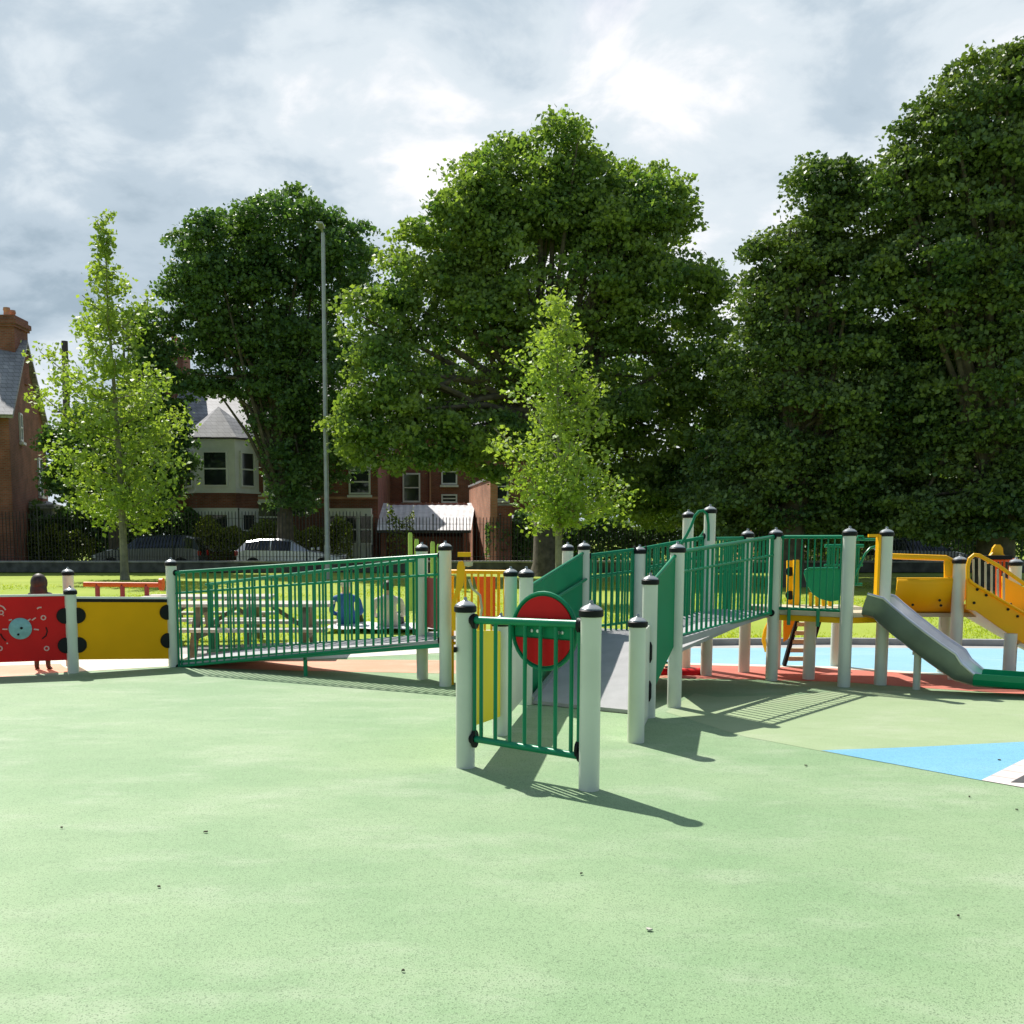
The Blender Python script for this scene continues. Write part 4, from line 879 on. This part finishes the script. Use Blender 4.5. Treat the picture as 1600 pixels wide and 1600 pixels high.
# steel slide
def slide():
    # centre line, half width; trough cross-section
    top=Vector(((pO.x+pQ.x)/2+.03,(pO.y+pQ.y)/2,zt_+.06))
    end=G(1498,1052); 
    path=[top,top+Vector((.12,-.01,-.03))]
    e=Vector((4.70,9.55,.24)); 
    for u in (.12,.3,.5,.7,.88,1): path.append((top+Vector((.1,0,-.02))).lerp(e,u)-Vector((0,0,.02*math.sin(u*math.pi))))
    path+= [e+Vector((.14,-.04,-.035)),e+Vector((.45,-.13,-.05)),e+Vector((.9,-.27,-.06)),e+Vector((1.6,-.48,-.07))]
    d=(e-top); d.z=0; d.normalize(); s=Vector((-d.y,d.x,0)); 
    hw=.215; prof=[(-hw,.15),(-hw,.02),(-hw*.8,-.05),(-hw*.4,-.075),(0,-.08),(hw*.4,-.075),(hw*.8,-.05),(hw,.02),(hw,.15)]
    def sweep(idx,th,sc=lambda i:1.):
        vs=[];fs=[];k=len(prof)
        for i in idx:
            p=path[i]; a=path[max(i-1,0)]; b=path[min(i+1,len(path)-1)]; td=(b-a).normalized(); up=s.cross(td).normalized(); up=up if up.z>0 else -up
            for (x,z) in prof: 
                z_=z*sc(i) if z>0 else z
                vs.append(p+s*x+up*z_)
            for (x,z) in prof:
                z_=z*sc(i) if z>0 else z
                vs.append(p+s*x*(1+th/hw)+up*(z_-(th if z<.1 else 0)))
        for i in range(len(idx)-1):
            for j in range(k-1):
                fs.append((i*2*k+j,i*2*k+j+1,(i+1)*2*k+j+1,(i+1)*2*k+j)); fs.append((i*2*k+k+j,(i+1)*2*k+k+j,(i+1)*2*k+k+j+1,i*2*k+k+j+1))
            for j in (0,k-1): fs.append((i*2*k+j,(i+1)*2*k+j,(i+1)*2*k+k+j,i*2*k+k+j))
        return vs,fs
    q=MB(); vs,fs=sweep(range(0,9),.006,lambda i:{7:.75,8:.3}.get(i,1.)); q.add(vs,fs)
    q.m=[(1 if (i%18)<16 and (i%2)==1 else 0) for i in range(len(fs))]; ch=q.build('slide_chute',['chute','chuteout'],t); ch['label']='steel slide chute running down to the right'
    q=MB()
    for sg in (-1,1): 
        pts=[]
        for i in range(0,9):
            a=path[max(i-1,0)]; b=path[i+1]; td=(b-a).normalized(); up=s.cross(td).normalized(); up=up if up.z>0 else -up
            pts.append(path[i]+s*sg*(hw+.004)+up*.155*{7:.75,8:.3}.get(i,1.))
        q.tube(pts,.014,8)
    q.build('edge_rail','steel',ch)
    q=MB(); vs,fs=sweep(range(8,12),.01,lambda i:.35); q.add(vs,fs); q.build('run_out','green',ch)
    o=path[5]; 
    for p_,zz in ((path[4],path[4].z-.09),(path[10]+Vector((-.15,0,0)),path[10].z-.09)):
        q=MB(); q.tube([(p_.x,p_.y,0),(p_.x,p_.y,zz)],.034,12); q.lathe((p_.x,p_.y,zz-.03),[(.05,0),(.05,.03)],12); q.build('support_leg','ivory',ch)
slide()
# yellow landing barrier with the climbing figure behind posts
t2=thing('yellow_barrier','yellow barred play panel with cut out figure between the long ramp and centre posts','barrier',((b700.x+pI2.x)/2,pI2.y,0))
yA=(b700.x+.06,b700.y+.1); yB=(pI2.x-.04,pI2.y+.1)
fr=railing(t2,yA+(Z(yA[1],1005),Z(yA[1],893)),yB+(Z(yB[1],1003),Z(yB[1],894)),7,m='yellow',rt=.02,brackets=False,bar=.011)
q=MB(); q.prism([D(x,y,10.15) for x,y in ((741,901),(774,901),(774,966),(752,966),(748,930))],(0,.02,0)); q.build('back_board','orange',t2,smooth=False)
q=MB(); q.prism([D(x,y,9.85) for x,y in ((714,885),(716,878),(723,876),(727,884),(726,897),(724,915),(714,935),(712,960),(716,985),(706,985),(705,945),(712,920))],(0,.03,0)); q.prism([D(x,y,9.8) for x,y in ((715,863),(736,863),(736,870),(715,870))],(0,.1,0)); q.build('figure_cutout','yellow',t2,smooth=False)
q=MB(); q.lathe(D(732,881,9.85),[(.0,-.03),(.04,-.02),(.045,.02),(.0,.03)],14); q.build('knob','beige',t2)
q=MB(); q.tube([D(x,y,9.75) for x,y in ((733,905),(738,920),(750,930),(753,950),(751,965))],.012,8); q.build('loop','beige',t2)
for x_ in (yA,yB):
    q=MB(); q.tube([(x_[0],x_[1],0),(x_[0],x_[1],Z(x_[1],900))],.025,10); q.build('leg','yellow',t2)
# ---- yellow bridge and stair on the right
t=thing('yellow_play_bridge','yellow plastic bridge and descending yellow chute at the right edge','play structure',(5.3,10.5,0))
pT=post(t,1490,1068,866); pU=post(t,1577,1060,870); post(t,1472,1056,z1=.75,cap=False); 
YB=10.75
q=MB(); vs=[];fs=[]; n=10     # curved trough side between posts Q and T
for i in range(n+1):
    a=i/n*math.pi*.5; yo=.28*(1-math.cos(a)); zz=Z(YB,903)-(Z(YB,903)-Z(YB,956))*math.sin(a)
    for px in (1386,1494): vs.append((D(px,900,YB).x,YB-.25+yo,zz))
for i in range(n): fs.append((2*i,2*i+1,2*i+3,2*i+2))
q.add(vs,fs); x0=vs[0][0]; x1=vs[1][0]; 
br=q.build('bridge_panel','yellow',t); sm=br.modifiers.new('s','SOLIDIFY'); sm.thickness=.02
q=MB(); q.tube([(x0,YB-.25,Z(YB,903)),(x1,YB-.25,Z(YB,903))],.014,8); q.build('panel_edge','yellow',br)
q=MB()
for k in range(5): xx=x0+.06+k*.15; q.box((xx,YB-.265,Z(YB,909)),(xx+.075,YB-.245,Z(YB,906)))
q.build('slot','beige',br,smooth=False)
for px,py in ((1426,945),(1468,938),(1470,946)):
    q=MB(); q.lathe(D(px,py,YB-.24),[(0,0),(.014,0),(.012,.01),(0,.011)],10,axis=(0,-1,0)); q.build('bolt','black',br)
for yy in (0,.75): q=MB(); q.tube([D(1390,869,YB-.2+yy),D(1478,872,YB-.2+yy),D(1486,876,YB-.2+yy),D(1489,885,YB-.2+yy),D(1489,902,YB-.2+yy)],.030,10); q.build('handrail','yellow',t)
q=MB(); q.prism([D(x,y,YB-.22) for x,y in ((1476,875),(1487,877),(1487,902),(1476,902))],(0,.02,0)); q.build('end_plate','yellow',t,smooth=False)
q=MB(); zz=Z(YB,957); q.box((x0,YB-.1,zz-.04),(x1+1.0,YB+.65,zz)); q.build('walkway','beige',t,smooth=False)
q=MB(); q.tube([D(x,y,YB+.1) for x,y in ((1437,954),(1470,954),(1471,980))],.012,8); q.build('frame','ivory',t)
# descending chute
YS=10.35
def yel(dy,nm):
    q=MB(); band_=[(1512,900),(1516,909),(1560,935),(1600,958),(1700,1015),(1800,1060),(1800,1085),(1700,1062),(1600,1006),(1560,980),(1525,955),(1510,952)]
    q.prism([D(x,y,YS+dy) for x,y in band_],(0,.03,0)); s_=q.build('side_wall','yellow',t,smooth=False,bevel=.006)
    q=MB(); q.tube([D(x,y,YS+dy-.01) for x,y in ((1512,905),(1512,885),(1515,873),(1522,867),(1530,868),(1560,884),(1600,912),(1700,975),(1800,1035))],.02,10); q.build('handrail','yellow',s_)
    q=MB(); q.tube([D(x,y,YS+dy-.02) for x,y in ((1514,905),(1520,911),(1560,935),(1600,958),(1700,1015))],.014,8); q.build('rail','yellow',s_)
    for k in range(6):
        xx=1521+9.5*k; yt=868+(xx-1530)*.6 if xx>1530 else 870; yb_=910+(xx-1516)*.58
        q=MB(); q.tube([D(xx,yt+4,YS+dy),D(xx,yb_,YS+dy)],.011,8); q.build('baluster','beige' if dy==0 else 'yellow',s_)
    return s_
sw=yel(0,1); yel(.62,2)
for px,py in ((1527,921),(1541,930),(1522,942),(1579,944),(1590,963),(1575,952)):
    q=MB(); q.lathe(D(px,py,YS-.005),[(0,0),(.015,0),(.012,.01),(0,.011)],10,axis=(0,-1,0)); q.build('bolt','black',sw)
q=MB(); fl=[(1515,945),(1600,995),(1700,1050),(1800,1078)]
vs=[];
for x,y in fl: vs.append(D(x,y,YS+.03)); vs.append(D(x,y,YS+.03)+Vector((0,.6,.0)))
q.add(vs,[(0,2,3,1),(2,4,5,3),(4,6,7,5)]); fo=q.build('chute_floor','yellow',t,smooth=False); sm=fo.modifiers.new('s','SOLIDIFY'); sm.thickness=.02
q=MB(); q.prism([D(x,y,YS+.40) for x,y in ((1566,900),(1600,917),(1700,978),(1700,1060),(1600,985),(1566,955))],(0,.025,0)); q.build('far_wall','yellow',t,smooth=False,bevel=.006)
q=MB(); q.prism([D(x,y,11.2) for x,y in ((1550,862),(1552,856),(1556,851),(1563,851),(1567,856),(1568,866),(1575,870),(1545,870))],(0,.03,0)); q.tube([D(x,y,11.15) for x,y in ((1542,880),(1546,871),(1552,865))],.02,8); q.build('finial','yellow',t,smooth=False)
q=MB(); 
for xx in (1557,1563,1569,1577): q.tube([D(xx,876,11.1),D(xx,935,11.1)],.012,8)
q.tube([D(1540,875,11.1),D(1590,875,11.1)],.016,8); q.build('back_rail','orange',t)
q=MB(); q.prism([D(x,y,11.0) for x,y in ((1540,868),(1582,868),(1582,874),(1540,874))],(0,.2,0)); q.build('roof_edge','black',t,smooth=False)
b=G(1575,1072); q=MB(); q.tube([(b.x,b.y,0),(b.x,b.y,Z(b.y,990))],.06,18); q.build('leg','ivory',t)
# ---- things behind the ramp
def lime(px,Y,py,lab):
    p_=D(px,840,Y); q=MB(); q.tube([(p_.x,Y,0),(p_.x,Y,Z(Y,py)-.04),(p_.x,Y,Z(Y,py))],[.045,.045,.03],10); o=q.build('climbing_pole','lime'); tag(o,lab,'pole','lime poles behind the long ramp')
for px,py,lab in ((641,832,'tallest lime pole, leftmost behind the top of the ramp'),(651,842,'lime pole second from the left behind the top of the ramp'),(676,846,'lime pole just left of the ramp end post'),(686,850,'rightmost lime pole, touching the ramp end post')):
    lime(px,21,py,lab)
# orange low rail behind the yellow board
Yo=14.6
t=thing('low_rail','low orange tube rail on short legs behind the yellow board','rail',(D(190,912,Yo).x,Yo,0))
q=MB(); q.tube([D(131,913,Yo),D(250,914,Yo)],.035,10); q.build('top_rail','orange',t)
for px in (152,191,229):
    q=MB(); z_=D(px,913,Yo); q.tube([(z_.x,Yo,0),(z_.x,Yo,z_.z)],.035,10); q.build('leg','dimred',t)
q=MB(); c=D(253,913,Yo); q.lathe(c-Vector((.03,0,0)),[(.0,0),(.09,0),(.09,.05),(0,.05)],14,axis=(1,0,0)); q.build('end_disc','orange',t)
# small spring rider, red
b=G(1068,1060)
t=thing('spring_rider','small red rocker on a black spring beside the upper ramp','spring rider',(b.x,b.y,0))
q=MB(); q.tube([(b.x-.28,b.y,.07),(b.x-.1,b.y,.05),(b.x+.12,b.y,.05),(b.x+.2,b.y,.09)],[.04,.06,.055,.03],12); q.build('seat','red',t)
q=MB(); q.tube([(b.x-.15+.05*math.cos(a_*.8),b.y+.05*math.sin(a_*.8),.1+a_*.006) for a_ in range(40)],.01,6); q.build('spring','black',t)
q=MB(); q.lathe((b.x-.15,b.y,.33),[(0,0),(.11,.0),(.12,.02),(.03,.05),(.02,.2),(0,.21)],16); q.build('top_plate','black',t)
# picnic tables
def picnic(px,py,Y_w,label,yaw=0.,Lh=.98,h=.68,sh=.40,cols='palewood'):
    b=G(px,py); t=thing('picnic_table',label,'picnic table',(b.x,b.y,0)); cy_,sy_=math.cos(yaw),math.sin(yaw)
    def X(u,v,z): return Vector((b.x+u*cy_-v*sy_,b.y+u*sy_+v*cy_,z))
    for nm,v0,z_,nn,wd in (('tabletop',0,h,4,.165),('seat',-.62,sh,2,.13),('seat',.62,sh,2,.13)):
        q=MB()
        for k in range(nn): v=v0+(k-(nn-1)/2)*(wd+.012); q.beam(X(-Lh,v,z_-.02),X(Lh,v,z_-.02),wd,.04)
        q.build(nm,cols,t,bevel=.004)
    for u in (-Lh*.68,Lh*.68):
        for s in (-1,1):
            q=MB(); q.beam(X(u,s*.22,h-.05),X(u,s*.62,.0),.045,.095,up=(1,0,0)); q.build('leg','wood',t)
        q=MB(); q.beam(X(u+.05,-.7,sh-.09),X(u+.05,.7,sh-.09),.045,.09); q.beam(X(u+.05,-.3,h-.08),X(u+.05,.3,h-.08),.045,.07); q.build('crossbeam','wood',t)
        q=MB(); q.beam(X(u*.95,0,sh-.05),X(u*.35,0,h-.06),.045,.07,up=(0,1,0)); q.build('brace','wood',t)
picnic(400,1024,13.3,'weathered timber picnic table seen through the long ramp railing',.02)
picnic(330,1004,15,'second picnic table behind the first, nearer the left end of the ramp',.05,.9)
# ------------------------------------------------------------------ people
def person(name,label,joints,edges,mats,matfn,hair,loc,cat='person'):
    """joints: list of (x,y,z,r); one skinned continuous body"""
    t=thing(name,label,cat,loc); L0=Vector(loc)
    me=bpy.data.meshes.new('b'); me.from_pydata([j[:3] for j in joints],edges,[]); ob=bpy.data.objects.new('b',me); C.objects.link(ob)
    sk=ob.modifiers.new('s','SKIN'); 
    for i,j in enumerate(joints): me.skin_vertices[0].data[i].radius=(j[3],j[3]*(j[4] if len(j)>4 else 1))
    me.skin_vertices[0].data[0].use_root=True
    ss=ob.modifiers.new('u','SUBSURF'); ss.levels=2; ss.render_levels=2
    dg=bpy.context.evaluated_depsgraph_get(); dg.update(); m2=bpy.data.meshes.new_from_object(ob.evaluated_get(dg)); m2.name='body'
    bpy.data.objects.remove(ob)
    m2.materials.clear()
    for m in mats: m2.materials.append(M[m])
    for p in m2.polygons: p.material_index=matfn(p.center); p.use_smooth=True
    o=bpy.data.objects.new('body',m2); C.objects.link(o); o.parent=t
    q=MB()
    for c,rx,ry,rz,m_ in hair:
        n=14; prof=[(math.sin(i*math.pi/10),-math.cos(i*math.pi/10)) for i in range(11)]
        vs=[];fs=[]
        for (pr_,pz) in prof:
            for j in range(n): a_=2*math.pi*j/n; vs.append((L0.x+c[0]+rx*pr_*math.cos(a_)+1e-4*math.cos(a_),L0.y+c[1]+ry*pr_*math.sin(a_)+1e-4*math.sin(a_),L0.z+c[2]+rz*pz))
        for i in range(10):
            for j in range(n): fs.append((i*n+j,i*n+(j+1)%n,(i+1)*n+(j+1)%n,(i+1)*n+j))
        q.add(vs,fs)
    q.build('hair' if hair[0][4]=='hair' else 'cap',hair[0][4],t)
    return t
# standing child/woman behind the red board (height ~1.1 at this distance)
b=G(68,1051); s=1.06/1.65
J=[(0,0,.90,.12,.8),(0,0,1.10,.11,.75),(0,0,1.32,.14,.65),(0,0,1.44,.055),(0,0,1.56,.085),(0,-.01,1.60,.08),
   (-.085,0,.86,.085),(-.09,.01,.48,.06),(-.10,.03,.10,.04),(-.12,-.08,.04,.035),
   (.085,0,.86,.085),(.09,.01,.48,.06),(.10,.03,.10,.04),(.12,-.08,.04,.035),
   (-.19,0,1.36,.05),(-.24,.0,1.08,.04),(-.22,-.12,.88,.03),(-.21,-.18,.82,.028),(.19,0,1.36,.05),(.24,0,1.08,.04),(.22,-.12,.88,.03),(.21,-.18,.82,.028)]
E_=[(0,1),(1,2),(2,3),(3,4),(4,5),(0,6),(6,7),(7,8),(8,9),(0,10),(10,11),(11,12),(12,13),(2,14),(14,15),(15,16),(16,17),(2,18),(18,19),(19,20),(20,21)]
J1=[(j[0]*s,-j[1]*s,j[2]*s)+(j[3]*s,)+tuple(j[4:]) for j in J]
person('person','person with long brown hair and dark boots standing behind the red game board',J1,E_,['dark','skin','boots'],
   lambda c:2 if c.z<.20*s*1.6 else (1 if c.z>1.42*s or (abs(c.x)>.17*s and c.z<.92*s and c.y>.08*s) else 0),
   [((0,-.03*s,1.56*s),.14*s,.14*s,.165*s,'hair'),((0,-.06*s,1.42*s),.15*s,.10*s,.22*s,'hair')],b)
# person in blue sitting on the grass, seen from behind
b=G(541,982); 
J=[(0,0,.10,.15,.8),(0,.0,.30,.14,.75),(0,-.02,.50,.165,.6),(0,-.02,.60,.055),(0,-.02,.69,.08),(0,-.01,.74,.078),
   (-.10,.12,.12,.085),(-.16,.45,.26,.06),(-.18,.75,.06,.045),(-.19,.86,.08,.035),(.10,.12,.12,.085),(.16,.45,.26,.06),(.18,.75,.06,.045),(.19,.86,.08,.035),
   (-.20,-.02,.50,.055),(-.25,.05,.28,.045),(-.20,.25,.22,.035),(-.17,.32,.24,.03),(.20,-.02,.50,.055),(.25,.05,.28,.045),(.20,.25,.22,.035),(.17,.32,.24,.03)]
person('person','person in a blue top sitting on the grass beyond the picnic table',J,E_,['blue','skin','dark'],
   lambda c:1 if c.z>.585 or (c.y>.27 and abs(c.x)<.19 and .18<c.z<.3 and abs(c.x)>.14 and c.y<.36) else (2 if c.y>.13 and c.z<.36 and abs(c.x)<.25 and not(c.y<.3 and c.z>.22) else 0),
   [((0,-.02,.74),.092,.10,.07,'cream')],b)
b=G(607,986)
person('person','person in pale top sitting on the grass right of the one in blue',J,E_,['cream','skin','dark'],
   lambda c:1 if c.z>.585 else (2 if c.y>.13 and c.z<.36 and not(c.y<.3 and c.z>.22) else 0),
   [((0,-.02,.73),.095,.105,.09,'hair')],b)
# pale blanket beneath them
q=MB(); g=G(585,984); n=14; vs=[];fs=[]
for j in range(n+1):
    for i in range(n+1): vs.append((g.x-.8+1.9*i/n+.1*j/n,g.y-.5+1.2*j/n,.06+.012*math.sin(i*1.7+j)+.01*math.sin(j*2.3)))
for j in range(n):
    for i in range(n): a=j*(n+1)+i; fs.append((a,a+1,a+n+2,a+n+1))
q.add(vs,fs); tag(q.build('blanket','white'),'pale blanket spread on the grass under the seated people','blanket')
